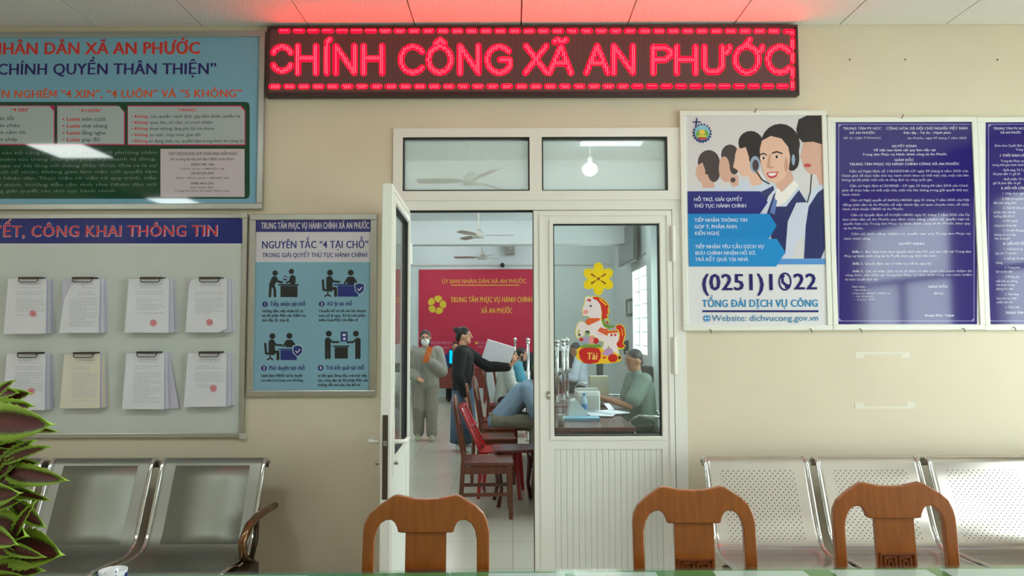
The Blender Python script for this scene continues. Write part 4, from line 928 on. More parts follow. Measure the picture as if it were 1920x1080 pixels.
# coleus plant
def coleus_mat():
    m = mat('coleus_leaf', (90, 30, 40), .45); nt = m.node_tree; b = nt.nodes['Principled BSDF']; N = nt.nodes.new; L = nt.links.new
    uv = N('ShaderNodeUVMap'); s = N('ShaderNodeSeparateXYZ'); L(uv.outputs[0], s.inputs[0])
    n = N('ShaderNodeTexNoise'); n.inputs['Scale'].default_value = 14; L(uv.outputs[0], n.inputs['Vector'])
    a = N('ShaderNodeMath'); a.operation = 'MULTIPLY_ADD'; L(n.outputs['Fac'], a.inputs[0]); a.inputs[1].default_value = .5; L(s.outputs['Y'], a.inputs[2])
    r = N('ShaderNodeValToRGB'); L(a.outputs[0], r.inputs[0]); e = r.color_ramp.elements
    e[0].position = .3; e[0].color = lin((112, 44, 58)); e[1].position = .74; e[1].color = lin((74, 22, 30))
    x = e.new(.84); x.color = lin((96, 120, 40)); x = e.new(.97); x.color = lin((150, 190, 60))
    L(r.outputs[0], b.inputs['Base Color']); b.inputs['Subsurface Weight'].default_value = 0
    return m
M_COL = coleus_mat()
PY = 1.42
pc = P(-45, 1000, PY)
pl = thing('coleus_plant', 'potted maroon and lime-edged leafy plant in front of the dull bench', 'plant', (pc.x, PY, TZ + .002))
def leaf(a, tip, hw, nrm):
    a, tip = Vector(a), Vector(tip); ax = tip - a; Ln = ax.length; ax.normalize(); sd = ax.cross(Vector(nrm)).normalized(); up = sd.cross(ax).normalized()
    me = bpy.data.meshes.new('leaf'); bm = bmesh.new(); ul = bm.loops.layers.uv.new('UVMap'); n = 16; rows = []
    W = WM[pl.name].inverted(); ph = random.uniform(.8, 1.2)
    for i in range(n + 1):
        u = i / n; wd = hw * (math.sin(PI * u ** .72) ** .52 * (1 - .3 * u ** 3)) if 0 < u < 1 else hw * .02
        ser = 1.06 if i % 2 else .95; row = []
        for k in (-1, -.55, 0, .55, 1):
            q = k * (ser if abs(k) == 1 else 1)
            p = a + ax * (Ln * u) + sd * (wd * q) + up * (hw * .35 * abs(k) ** 1.5 * ph - Ln * .16 * u * u + (.003 if i % 2 and k else 0))
            row.append((bm.verts.new(W @ p), (u, max(abs(k), .62 + .38 * max(0, (u - .86) / .14) if u > .86 else 0))))
        rows.append(row)
    for i in range(n):
        for k in range(4):
            q = (rows[i][k], rows[i + 1][k], rows[i + 1][k + 1], rows[i][k + 1]); f = bm.faces.new([v for v, _ in q]); f.smooth = True
            for l, (_, c) in zip(f.loops, q): l[ul].uv = c
    bm.to_mesh(me); bm.free(); me.materials.append(M_COL); o = bpy.data.objects.new('leaf', me); link(o, pl)
    so = o.modifiers.new('thick', 'SOLIDIFY'); so.thickness = .0012
LEAVES = [(-20, 130, 36, 42, 22), (-30, 205, 126, 162, 38), (-45, 255, 205, 276, 72), (60, 285, 264, 303, 17), (5, 500, 125, 358, 30), (40, 470, 193, 384, 26), (10, 540, 100, 440, 25), (60, 482, 156, 470, 18), (60, 530, 287, 565, 42), (15, 570, 136, 590, 26), (15, 600, 206, 677, 22), (-25, 640, 46, 650, 45), (0, 705, 72, 680, 26), (90, 700, 196, 805, 34), (80, 872, 123, 718, 22), (-25, 805, 112, 862, 64), (90, 930, 283, 962, 76), (40, 920, 171, 976, 25), (-15, 930, 62, 962, 32), (-15, 1052, 177, 1050, 42), (-35, 860, 32, 902, 40), (-30, 360, 46, 330, 34), (-30, 1110, 90, 1100, 40)]
for i, (x0, y0, x1, y1, hw) in enumerate(LEAVES):
    f = lambda x, y: (x / 2.845, 700 + y / 2.845)
    d0 = PY + .02 * math.sin(i * 2.1); a = P(*f(x0, y0), d0 + .015); b = P(*f(x1, y1), d0 - .05 - .02 * (i % 3))
    leaf(a, b, hw / 2.845 / F_PX * PY * 1.4, (random.uniform(-.2, .2), -1, .2 + random.uniform(-.15, .2)))
for i in range(22):
    x_, y_ = random.uniform(-25, 25), 735 + 17 * i + random.uniform(-8, 8)
    a = P(x_ - 25, y_, PY + .05); b = P(x_ + random.uniform(20, 48), y_ + random.uniform(-28, 26), PY + .02)
    leaf(a, b, random.uniform(.014, .022), (random.uniform(-.3, .3), -1, random.uniform(-.1, .4)))
for i in range(30):
    z = 1.02 + .4 * random.random(); an = random.uniform(PI * .55, PI * 1.75); r = random.uniform(.08, .13)
    a = Vector((pc.x - .03, PY + .02, z)); b = a + Vector((math.cos(an) * r, math.sin(an) * r, random.uniform(-.03, .05)))
    leaf(a, b, random.uniform(.022, .034), (0, -.2, 1))
for k in range(4):
    x = pc.x - .05 + k * .03
    MB().tube([(pc.x + (k - 1.5) * .02, PY, .9), (x - .02, PY + .07, 1.15), (x - .03, PY + .08, 1.36)], .005, 6).build('stem', mat('coleus_stem', (110, 130, 70), .5), pl)
MB().lathe([(.07, 0), (.075, .01), (.105, .17), (.115, .175), (.115, .195), (.1, .195), (.095, .17)], (pc.x, PY, TZ + .002), 28).build('pot', mat('clay_pot', (160, 88, 60), .6, var=.08), pl, smooth=False)
MB().lathe([(.094, .165), (.05, .172), (.001, .174)], (pc.x, PY, TZ + .002), 20).build('soil', mat('soil', (52, 40, 32), .9, bump=.5), pl)
# ------------------------------------------------------------------ stickers on the door glass
YS = fy0 + TH - .004 - TH / 2 - .0045
cS = lambda x, y: (1070 + x / 4.908, 480 + y / 4.908)
def sm(n, c): return pm('sticker_' + n, c, .3)
a0 = P(*cS(255, 360), YS)
t = thing('flower_sticker', 'yellow six-petalled blossom sticker on the door glass', 'sticker', a0)
pr = Print(t, YS + .0015, cS)
pet = lambda cx, cy, r0, r1, w_: [disc(cx + r0 * math.cos(a), cy + r0 * math.sin(a), r1, w_, 18, a) for a in (PI / 2 + k * PI / 3 for k in range(6))]
pr.polys('petals', sm('yellow', (240, 214, 20)), pet(255, 210, 90, 62, 48) + [disc(255, 210, 46)])
pr.polys('petal_shade', sm('amber', (226, 190, 16)), [q for k in range(6) for q in strokes(arc(255 + 98 * math.cos(PI / 2 + k * PI / 3), 210 + 98 * math.sin(PI / 2 + k * PI / 3), 32, 30, 60 * k + 20, 60 * k + 200, 8), 2.5)])
pr.polys('stamens', sm('brown', (160, 96, 20)), [cap2(255 + 28 * math.cos(a), 210 + 28 * math.sin(a), 255 + 78 * math.cos(a), 210 + 78 * math.sin(a), 2.5, 5) for a in (math.radians(d) for d in (30, 38, 142, 150, 210, 218, 322, 330))] + [disc(255, 210, 16)])
a0 = P(*cS(270, 990), YS)
t = thing('horse_sticker', 'prancing white horse sticker with red mane below the blossom', 'sticker', a0)
pr = Print(t, YS + .0015, cS)
body = [(108, 520), (112, 480), (130, 440), (135, 385), (160, 368), (175, 385), (200, 372), (240, 400), (270, 440), (285, 520), (275, 580), (300, 640), (350, 690), (420, 690), (445, 730), (440, 800), (430, 840), (440, 900), (455, 940), (430, 950), (400, 900), (370, 860), (350, 820), (330, 860), (290, 900), (270, 880), (300, 830), (310, 790), (250, 770), (215, 730), (180, 730), (150, 700), (128, 690), (120, 730), (98, 745), (78, 715), (92, 690), (70, 670), (62, 700), (66, 730), (78, 745), (70, 760), (50, 735), (46, 690), (60, 640), (85, 605), (120, 610), (150, 640), (165, 600), (180, 560), (150, 548), (120, 548)]
def grow(po, d):
    n = len(po); cx = sum(p[0] for p in po) / n; cy = sum(p[1] for p in po) / n
    A = sum(po[i][0] * po[(i + 1) % n][1] - po[(i + 1) % n][0] * po[i][1] for i in range(n)); s_ = 1 if A > 0 else -1; out = []
    for i in range(n):
        a, b, c = po[i - 1], po[i], po[(i + 1) % n]; tx, ty = c[0] - a[0], c[1] - a[1]; l = math.hypot(tx, ty) or 1
        out.append((b[0] + s_ * ty / l * d, b[1] - s_ * tx / l * d))
    return out
mane = [(200, 380), (240, 375), (290, 395), (330, 430), (352, 470), (340, 490), (355, 520), (330, 540), (345, 570), (315, 575), (300, 620), (285, 590), (288, 520), (275, 450), (245, 410), (210, 395)]
tail = [(420, 640), (460, 632), (490, 660), (500, 720), (485, 770), (478, 810), (500, 825), (470, 850), (435, 840), (420, 810), (445, 770), (455, 720), (440, 680), (418, 665)]
pot = [(75, 880), (100, 850), (180, 840), (260, 850), (278, 890), (276, 940), (250, 980), (180, 994), (120, 985), (85, 940)]
low = [(60, 860), (110, 830), (200, 810), (300, 860), (350, 870), (400, 880), (470, 930), (455, 965), (400, 980), (330, 985), (280, 985), (240, 990), (110, 975), (50, 935), (62, 900)]
pr.polys('outline', sm('lime', (226, 214, 40)), [grow(body, 7), grow(mane, 8), grow(tail, 8), grow(low, 5)])
pr.polys('hoof_glow', sm('neon', (190, 230, 40)), [*strokes([(95, 640), (100, 700)], 9), *strokes([(150, 690), (185, 715)], 10), *strokes([(330, 570), (352, 610)], 6), *strokes([(440, 855), (490, 850)], 5)])
pr.polys('body', sm('white', (232, 222, 226)), [body])
pr.polys('mane', sm('red', (206, 44, 34)), [mane, tail, [(138, 415), (160, 395), (190, 398), (180, 425), (160, 410)]])
pr.polys('mane_light', sm('gold', (240, 190, 40)), [*strokes([(270, 400), (325, 450)], 7), *strokes([(345, 480), (345, 520)], 4), *strokes([(470, 670), (478, 730)], 4)])
pr.polys('coins', sm('gold', (240, 190, 40)), [low])
pr.polys('harness', sm('orange', (226, 96, 40)), [[(132, 600), (165, 572), (265, 570), (272, 590), (215, 615), (160, 640)], [(245, 690), (275, 655), (355, 690), (335, 735)], [(345, 690), (430, 685), (432, 705), (350, 712)]])
pr.polys('saddle', sm('green', (110, 150, 60)), [[(285, 590), (300, 570), (320, 620), (370, 640), (405, 635), (395, 660), (350, 668), (305, 650)], [(75, 840), (120, 815), (270, 815), (285, 840), (180, 850)], [(135, 690), (180, 705), (172, 720), (140, 715)]])
pr.polys('trim', sm('lilac', (190, 150, 200)), [[(285, 900), (330, 850), (380, 850), (395, 910), (330, 920)], [(110, 780), (125, 740), (150, 760), (150, 795)], [(385, 665), (410, 655), (415, 680), (390, 680)]])
pr.polys('red_pot', sm('crimson', (200, 36, 34)), [pot])
pr.polys('red_spot', sm('crimson', (200, 36, 34)), [disc(388, 940, 44, 38), disc(98, 768, 18, 16), disc(376, 728, 11), disc(411, 726, 11), disc(230, 780, 30, 28), disc(310, 935, 15, 10), disc(338, 610, 12)], True)
pr.polys('nose', sm('pink', (236, 150, 150)), [disc(138, 515, 24, 20), disc(190, 770, 24, 34)])
pr.polys('eye', sm('dark', (54, 46, 60)), [disc(185, 460, 12, 8), disc(80, 725, 12, 10), disc(450, 935, 14, 16), disc(155, 695, 20, 9)])
pr.polys('pattern', sm('rose', (214, 90, 90)), [disc(250 + 18 * k, 715 + 6 * (k % 3), 4) for k in range(6)] + [R4(270, 670, 340, 680), R4(262, 690, 330, 698)] + [disc(160 + 22 * k, 602 - 4 * k, 5) for k in range(5)])
pr.words('pot_word', sm('pale_gold', (244, 214, 110)), [('Tài', 148, 246, 952, 62)], slant=.12)

# ------------------------------------------------------------------ office beyond the door
M_BAN = mat('banner_red', (186, 26, 64), .5, var=.03, scale=3); M_GOLD = mat('banner_gold', (222, 178, 40), .45)
YBN2 = YF - .03
x0, x1, z0, z1 = rect(785, 505, 1030, 692, YBN2)
t = thing('red_banner', 'big red wall banner with gold lettering at the office end', 'banner', ((x0 + x1) / 2, YF, z0))
MB().box(x0, x1, YBN2, YF - .002, z0, z1).build('panel', M_BAN, t)
cB = lambda x, y: (760 + x / 3.4846, 390 + y / 3.4846)
pr = Print(t, YBN2 - .002, cB)
pr.words('lettering', M_GOLD, [('ỦY BAN NHÂN DÂN XÃ AN PHƯỚC', 236, 790, 492, 26)], bold=False)
pr.polys('rule', M_GOLD, [R4(300, 502, 745, 507)])
pr.words('lettering', MATS['banner_gold'], [('TRUNG TÂM PHỤC VỤ HÀNH CHÍNH CÔNG', 295, 935, 616, 34), ('XÃ AN PHƯỚC', 495, 700, 687, 33)])
em = lambda r, d: (206 + r * math.cos(math.radians(d)), 633 + r * math.sin(math.radians(d)))
pr.polys('emblem', mat('emblem_gold', (214, 190, 40), .45), [disc(*em(40, -90 + 14 + 72 * k), 27, 22, 18, math.radians(14 + 72 * k)) for k in range(5)] + [cap2(*em(44, -90 + 72 * k), *em(38, -90 + 50 + 72 * k), 13, 9) for k in range(5)], False)
pr.polys('emblem_star', M_BAN, [[em(34 if k % 2 == 0 else 14, -90 - 22 + 36 * k) for k in range(10)]])
pr.polys('emblem_fold', M_BAN, [cap2(*em(30, -90 - 18 + 72 * k), *em(50, -90 - 30 + 72 * k), 1.6, 2.6) for k in range(5)], True)
M_BPALE = mat('banner_pale', (196, 120, 140), .5)
pr.words('small_lettering', M_BPALE, [('CÔNG KHAI MINH BẠCH', 150, 310, 890, 18), ('NHANH CHÓNG', 180, 290, 920, 14), ('TẬN TÌNH CHU ĐÁO', 470, 560, 890, 16), ('ĐÚNG HẸN', 470, 545, 915, 14)])
pr.words('small_lettering', mat('banner_white', (226, 214, 214), .5), [('18', 208, 232, 948, 15)])
pr.polys('small_disc', M_GOLD, [disc(465, 882, 9)])

M_FAN = mat('fan_white', (206, 204, 198), .4); M_BLADE = mat('fan_blade', (176, 168, 158), .4)
def fan(px, py, Y, rz, label):
    c = P(px, py, Y); t = thing('ceiling_fan', label, 'fan', (c.x, Y, c.z), rz, group='ceiling fans in the office')
    top = CEIL2 - c.z
    MB().lathe([(.03, -.05), (.1, -.045), (.115, -.01), (.1, .03), (.05, .07), (.03, .1)], (0, 0, 0), 18).build('motor', M_FAN, t, world=False, smooth=True)
    MB().tube([(0, 0, .08), (0, 0, top - .002)], .014, 8).build('rod', M_FAN, t, world=False)
    MB().lathe([(.015, top - .1), (.06, top - .06), (.065, top - .002)], (0, 0, 0), 14).build('canopy', M_FAN, t, world=False)
    for k in range(3):
        a = 2 * PI * k / 3; q = MB(); d_ = Vector((math.cos(a), math.sin(a), 0)); s_ = Vector((-math.sin(a), math.cos(a), .22))
        vs = []
        for r, wd in ((.1, .02), (.18, .05), (.3, .068), (.58, .062), (.62, .04)):
            vs += [d_ * r + s_ * wd, d_ * r - s_ * wd]
        n = len(vs); q.add(vs + [v - Vector((0, 0, .006)) for v in vs], [(2 * i, 2 * i + 1, 2 * i + 3, 2 * i + 2) for i in range(4)] + [(n + 2 * i + 2, n + 2 * i + 3, n + 2 * i + 1, n + 2 * i) for i in range(4)] +
              [(2 * i + 2, 2 * i + 2 + n, 2 * i + n, 2 * i) for i in range(4)] + [(2 * i + 1, 2 * i + 1 + n, 2 * i + 3 + n, 2 * i + 3) for i in range(4)] + [(0, n, n + 1, 1), (n - 1, 2 * n - 1, 2 * n - 2, n - 2)])
        q.build('blade', M_BLADE, t, world=False)
fan(897, 441, 12.3, .02, 'white three-blade ceiling fan, larger one seen through the open doorway')
fan(904, 482, 15.6, PI - .1, 'white three-blade ceiling fan farthest away, in front of the banner wall')
fan(884, 338, 8.0, 1.0, 'white three-blade ceiling fan glimpsed through the left transom pane')
# lamps of the office: unseen tubes added to brighten it, then the pendant
def fill_batten(x, y, label):
    t = thing('fill_tube_light', label, 'light', (x, y, CEIL2 - .06), group='added office tube lights')
    MB().box(x - .6, x + .6, y - .03, y + .03, CEIL2 - .045, CEIL2 - .001).build('housing', M_FAN, t)
    MB().tube([(x - .58, y, CEIL2 - .06), (x + .58, y, CEIL2 - .06)], .016, 8).build('tube', M_TUBE, t)
M_TUBE = emit('tube_lit', (.95, 1.0, 1.0), 72)
for y_, lab in ((5.4, 'first row from the door'), (7.4, 'second row from the door'), (10.4, 'row between the two beams'), (11.8, 'row before the far beam'), (15.6, 'row before the banner')):
    for x_, sd in ((-1.7, 'aisle side'), (1.1, 'window side')): fill_batten(x_, y_, 'added unseen office ceiling tube light, %s, %s' % (lab, sd))
c = P(1106, 316, 8.0)
t = thing('pendant_lamp', 'bright white lamp seen through the right transom pane', 'light', (c.x, 8.0, c.z))
MB().tube([(c.x, 8, c.z + .12), (c.x, 8, CEIL2 - .002)], .008, 6).build('rod', M_FAN, t); MB().lathe([(.02, .05), (.03, .12), (.02, .13)], c, 12).build('socket', M_FAN, t)
MB().ball(c + Vector((0, 0, -.01)), (.085, .085, .075), 16, 10).build('bulb', emit('bulb_lit', (.95, 1, 1), 14), t, smooth=True)
# conduit with dome camera, wall box
t = thing('wall_conduit', 'white cable trunking above the red banner', 'conduit', P(770, 497, YF - .03))
a, b = P(745, 497, YF - .03), P(1150, 497, YF - .03); MB().box(a.x, b.x, YF - .04, YF - .002, a.z - .015, a.z + .015).build('trunking', M_FAN, t)
c = P(942, 497, YF - .1); t = thing('dome_camera', 'small dark dome camera at the end of the trunking', 'camera', c)
MB().lathe([(.05, .03), (.055, .06), (.05, .09)], c, 12, 'y').build('mount', M_FAN, t); MB().ball(c, .055).build('dome', mat('dome_black', (26, 26, 30), .1), t, smooth=True)
c = P(956, 466, YF - .2); t = thing('wall_speaker_box', 'grey box high on the end wall above the banner', 'box', c)
MB().box(c.x - .11, c.x + .11, YF - .2, YF - .002, c.z - .13, c.z + .13).build('cabinet', mat('box_grey', (150, 146, 142), .5), t, bevel=.01)
MB().lathe([(.05, 0), (.06, -.01), (.02, -.03)], (c.x + .05, YF - .2, c.z + .03), 14, 'y').build('horn', M_CHROME, t)
# right wall fittings
t = thing('wall_television', 'dark flat screen hung high on the office window wall', 'television', (2.2, 13.9, 2.84))
mb = MB(); c0, c1_ = Vector((2.17, 14.6, 0)), Vector((2.25, 13.2, 0)); nrm = Vector((-(c1_ - c0).y, (c1_ - c0).x, 0)).normalized()
if nrm.x > 0: nrm = -nrm
def slab(c0, c1_, za, zb, th): 
    return [c0 + Vector((0, 0, za)), c1_ + Vector((0, 0, za)), c1_ + Vector((0, 0, zb)), c0 + Vector((0, 0, zb))] + [v + Vector((nrm.x * -th, nrm.y * -th, 0)) for v in (c0 + Vector((0, 0, za)), c1_ + Vector((0, 0, za)), c1_ + Vector((0, 0, zb)), c0 + Vector((0, 0, zb)))]
BF = [(0, 1, 2, 3), (7, 6, 5, 4), (0, 4, 5, 1), (1, 5, 6, 2), (2, 6, 7, 3), (3, 7, 4, 0)]
mb.add(slab(c0, c1_, 2.84, 3.56, .06), BF); mb.build('casing', mat('tv_grey', (84, 86, 92), .35), t)
mb = MB().add([v + nrm * .004 for v in slab(c0 + (c1_ - c0) * .03, c0 + (c1_ - c0) * .97, 2.88, 3.52, .003)], BF); mb.build('screen', mat('tv_screen', (104, 108, 116), .2), t)
MB().bar((2.26, 13.9, 3.2), (XR2 - .005, 13.9, 3.2), .1, .1).build('bracket', M_GASK, t)
t = MB().box(XR2 - .02, XR2 - .001, 11.76, 14.0, 2.93, 2.96).build('wall_cable_duct', M_FAN); tag(t, 'thin white cable duct on the window wall below the screen', 'conduit')
for (pxa, pya, pxb, pyb, nm, lab, cat) in ((1176, 562, 1186, 592, 'picture_frame', 'narrow dark picture frame beside the office window', 'frame'), (1175, 638, 1181, 665, 'wall_telephone', 'dark handset hanging on the wall behind the horse sticker', 'telephone')):
    def hit(px, py):
        d = CAM_ROT @ Vector(((px - 960) / F_PX, -(py - 540) / F_PX, -1)); k = XR2 / d.x; return d.y * k, CAM_H + d.z * k
    ya, za = hit(pxa, pya); yb, zb = hit(pxb, pyb)
    t = thing(nm, lab, cat, (XR2 - .02, (ya + yb) / 2, zb))
    if cat == 'frame':
        mb = MB(); y_0, y_1 = min(ya, yb), max(ya, yb); w_ = .05; mb.box(XR2 - .03, XR2 - .002, y_0, y_1, zb, zb + w_).box(XR2 - .03, XR2 - .002, y_0, y_1, za - w_, za).box(XR2 - .03, XR2 - .002, y_0, y_0 + w_ * 1.6, zb, za).box(XR2 - .03, XR2 - .002, y_1 - w_ * 1.6, y_1, zb, za)
        mb.build('frame', mat('frame_dark', (70, 74, 72), .4), t); MB().box(XR2 - .015, XR2 - .003, y_0 + .05, y_1 - .05, zb + .04, za - .04).build('picture', mat('picture_pale', (176, 186, 180), .3), t)
    else:
        yc = (ya + yb) / 2; MB().box(XR2 - .05, XR2 - .002, yc - .06, yc + .06, za - .22, za).build('cradle', M_GASK, t, bevel=.01); MB().tube([(XR2 - .07, yc - .02, za - .02), (XR2 - .09, yc - .02, za - .12), (XR2 - .07, yc - .02, zb)], .02, 8).build('handset', M_GASK, t, smooth=True)

# desks
M_MAH = wood('mahogany', (92, 36, 28), .22); M_RMAH = wood('red_mahogany', (110, 40, 30), .3); M_DKW = mat('dark_pedestal_wood', (60, 26, 22), .4)  # M_DKW is the darker wood of the desk pedestals
def desk(x0, x1, y0, y1, label, h=.75, legs=False, m=None):
    m = m or M_MAH
    t = thing('office_desk', label, 'desk', ((x0 + x1) / 2, (y0 + y1) / 2, 0), group='office desks')
    MB().box(x0, x1, y0, y1, h - .035, h).build('desk_top', m, t, bevel=.006)
    if legs:
        for x in (x0 + .05, x1 - .05):
            for y in (y0 + .05, y1 - .05): MB().bar((x, y, h - .035), (x, y, 0), .06, .06, w1=.04, d1=.04).build('leg', m, t)
        MB().box(x0 + .05, x1 - .05, y0 + .03, y0 + .05, .32, h - .035).build('front_panel', m, t)
    else:
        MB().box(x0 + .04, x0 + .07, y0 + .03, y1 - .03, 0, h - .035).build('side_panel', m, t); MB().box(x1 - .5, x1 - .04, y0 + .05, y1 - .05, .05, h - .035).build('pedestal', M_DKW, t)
        MB().box(x0 + .07, x1 - .5, y0 + .03, y0 + .05, .15, h - .035).build('front_panel', m, t)
        for k in range(3): MB().box(x1 - .48, x1 - .06, y0 + .035, y0 + .052, .08 + k * .21, .27 + k * .21).build('drawer', m, t)
    return t
desk(.22, 1.02, 6.0, 7.58, 'glossy mahogany desk right behind the glazed door leaf')
desk(.25, 1.05, 7.7, 9.2, 'mahogany desk the man in plaid leans over')
desk(.33, .86, 11.3, 12.9, 'mahogany desk where the person in light blue writes')
desk(-1.72, -.55, 15.5, 16.1, 'reddish desk on legs under the red banner', legs=True, m=M_RMAH)
# things on the near desk
def at(px, py, Y): return P(px, py, Y)
ht = .75
M_WPL = mat('white_plastic', (222, 226, 224), .35); M_GPL = mat('grey_plastic', (176, 180, 176), .4)
c = at(1100, 750, 7.28); t = thing('desk_printer', 'white box-shaped printer on the near desk', 'printer', (c.x, 7.28, ht))
MB().box(c.x - .115, c.x + .115, 7.1, 7.42, ht, ht + .21).build('body', M_WPL, t, bevel=.02); MB().box(c.x - .1, c.x + .1, 7.095, 7.1, ht + .02, ht + .16).build('front_panel', M_GPL, t); MB().box(c.x - .1, c.x + .1, 7.12, 7.3, ht + .21, ht + .225).build('lid', M_GPL, t)
c = at(1130, 745, 7.45); t = thing('document_box', 'pale cardboard box file behind the white printer', 'box', (c.x, 7.9, ht))
MB().box(c.x - .08, c.x + .12, 7.87, 8.07, ht, ht + .30).build('box', mat('pale_card', (190, 186, 166), .6), t); MB().box(c.x - .082, c.x + .122, 7.868, 7.88, ht + .2, ht + .24).build('label_strip', M_GPL, t)
c = at(1080, 770, 6.75); t = thing('paper_roll_tent', 'white folded paper tent on the near desk', 'paper', (c.x, 6.7, ht))
q = MB().prism([(c.x - .085, ht), (c.x + .10, ht), (c.x + .095, ht + .05), (c.x - .005, ht + .165), (c.x - .05, ht + .15)], 6.66, 6.86); q.build('sheet', M_WPL, t)
c = at(1098, 760, 6.8); t = thing('water_bottle', 'small clear water bottle with blue cap beside the printer', 'bottle', (c.x, 6.93, ht))
MB().lathe([(.025, 0), (.03, .01), (.03, .11), (.022, .15), (.012, .165), (.012, .18)], (c.x, 6.93, ht), 14).build('bottle_body', mat('bottle_pale', (160, 190, 205), .1), t, smooth=True)
MB().lathe([(.014, .178), (.014, .2)], (c.x, 6.93, ht), 10).build('cap', mat('cap_blue', (60, 120, 190), .4), t); MB().lathe([(.031, .05), (.031, .1)], (c.x, 6.93, ht), 14).build('label_band', mat('label_blue', (70, 120, 180), .4), t)
c = at(1088, 770, 6.55); o = MB().box(c.x - .17, c.x + .17, 6.46, 6.66, ht, ht + .02).build('blue_folder', mat('folder_blue', (120, 176, 206), .4)); tag(o, 'light blue document folder on the near desk', 'folder')
for i, (px, Y, rz) in enumerate(((1118, 7.0, .2), (1132, 6.85, -.3), (1146, 6.98, .5))):
    c = at(px, 760, Y); o = MB().box(-.105, .105, -.148, .148, 0, .004 + .002 * i).build('loose_paper', M_PAP); o.location = (c.x, Y, ht + .0005 + .0065 * i); o.rotation_euler = (0, 0, rz)
    tag(o, 'loose white sheet on the near desk, %s' % ('beside the printer', 'at the desk edge nearest the camera', 'in front of the man in green')[i], 'paper', 'loose papers on the near desk')
c = at(1052, 788, 6.2); t = thing('glass_tumbler', 'small glass tumbler at the desk corner behind the door stile', 'glass', (c.x, 6.2, ht))
MB().lathe([(.026, 0), (.032, .08), (.03, .08), (.024, .008)], (c.x, 6.2, ht), 14).build('tumbler', mat('tumbler_grey', (150, 158, 156), .1), t, smooth=True); MB().lathe([(.034, .08), (.034, .086)], (c.x, 6.2, ht), 14).build('rim', M_CHROME, t)
c = at(1160, 745, 7.5); t = thing('phone_handset', 'smartphone with bright screen before the man in green', 'phone', (1.0, 7.3, ht))
q = MB().box(-.035, .035, -.07, .07, 0, .008).build('phone_body', M_GASK, t, world=False); q.location = (-.03, 0, .03); q.rotation_euler = (.4, 0, .3); MB().box(-.031, .031, -.064, .064, .008, .009).build('screen', emit('phone_screen', (.9, .97, 1), 1.2), q, world=False)
# monitor near the white-shirted man, and plant on the far desk
def monitor(x, Y, z, rz, label):
    t = thing('computer_monitor', label, 'monitor', (x, Y, z), rz, group='office monitors')
    MB().box(-.26, .26, -.015, .015, .1, .42).build('screen_casing', M_GASK, t, world=False, bevel=.006); MB().box(-.245, .245, -.018, -.014, .115, .405).build('screen', mat('monitor_face', (52, 58, 66), .2), t, world=False)
    MB().box(-.025, .025, .0, .03, .012, .2).build('neck', M_GASK, t, world=False); MB().box(-.11, .11, -.08, .09, 0, .012).build('base', M_GASK, t, world=False)
desk(.75, 1.35, 13.2, 14.2, 'mahogany desk of the man in the white shirt')
monitor(1.0, 13.5, .75, 2.7, 'black monitor beside the man in the white shirt')
monitor(.42, 12.6, .75, .1, 'grey monitor behind the green office plant')
c = at(985, 690, 12.2); t = thing('office_plant', 'small bushy green plant on the far desk', 'plant', (c.x + .18, 12.45, .75))
px_ = c.x + .18
MB().lathe([(.05, 0), (.07, .1), (.06, .1)], (px_, 12.45, .75), 14).build('pot', M_WPL, t)
M_LF = mat('plant_green', (70, 120, 50), .5, var=.3, scale=20)
for k in range(34):
    a = random.uniform(0, 2 * PI); e_ = random.uniform(.3, 1.4); L_ = random.uniform(.12, .26); b_ = Vector((px_, 12.45, .84)); d_ = Vector((math.cos(a) * math.cos(e_), math.sin(a) * math.cos(e_), math.sin(e_))); s_ = d_.cross(Vector((0, 0, 1))).normalized() * .016
    MB().add([b_, b_ + d_ * L_ * .5 + s_, b_ + d_ * L_ - Vector((0, 0, .03)), b_ + d_ * L_ * .5 - s_ + Vector((0, 0, .004))], [(0, 1, 2, 3)]).build('leaf', M_LF, t)
c = at(845.5, 669, 15.2); t = thing('desk_display', 'narrow glowing cyan display on the desk under the banner', 'display', (c.x, 15.6, .75))
cc = P(845.5, 669, 15.6)
MB().box(cc.x - .05, cc.x + .05, 15.6, 15.62, .76, cc.z + .16).build('casing', M_GASK, t); MB().box(cc.x - .032, cc.x + .032, 15.594, 15.6, cc.z - .14, cc.z + .14).build('screen', emit('cyan_screen', (.0, .45, 1.0), 1.6), t)
MB().box(cc.x - .08, cc.x + .08, 15.56, 15.68, .75, .765).build('base', M_GASK, t)
# stainless posts with ball tops
def post(px, Y, zt, zb, label):
    x = P(px, 640, Y).x; t = thing('stainless_post', label, 'post', (x, Y, zb), group='stainless posts with ball tops')
    MB().tube([(x, Y, zb), (x, Y, zt - .05)], .019, 10).build('shaft', M_CHROME, t, smooth=True); MB().ball((x, Y, zt - .03), .03, 12, 8).build('ball', M_CHROME, t, smooth=True); MB().lathe([(.05, 0), (.05, .008), (.024, .016)], (x, Y, zb), 14).build('flange', M_CHROME, t); MB().lathe([(.024, -.075), (.024, -.055)], (x, Y, zt), 10).build('collar', M_CHROME, t)
post(966, 12.6, 1.43, 0, 'ball-topped stainless post behind the raised white papers')
post(990, 10.2, 1.45, 0, 'ball-topped stainless post at the right edge of the doorway')
post(1044, 8.0, 1.46, .75, 'ball-topped stainless post on the desk, leftmost in the door glass')
post(1056, 8.3, 1.465, .75, 'ball-topped stainless post on the desk, middle one in the door glass')
post(1063, 8.6, 1.465, .75, 'ball-topped stainless post on the desk, rightmost in the door glass')
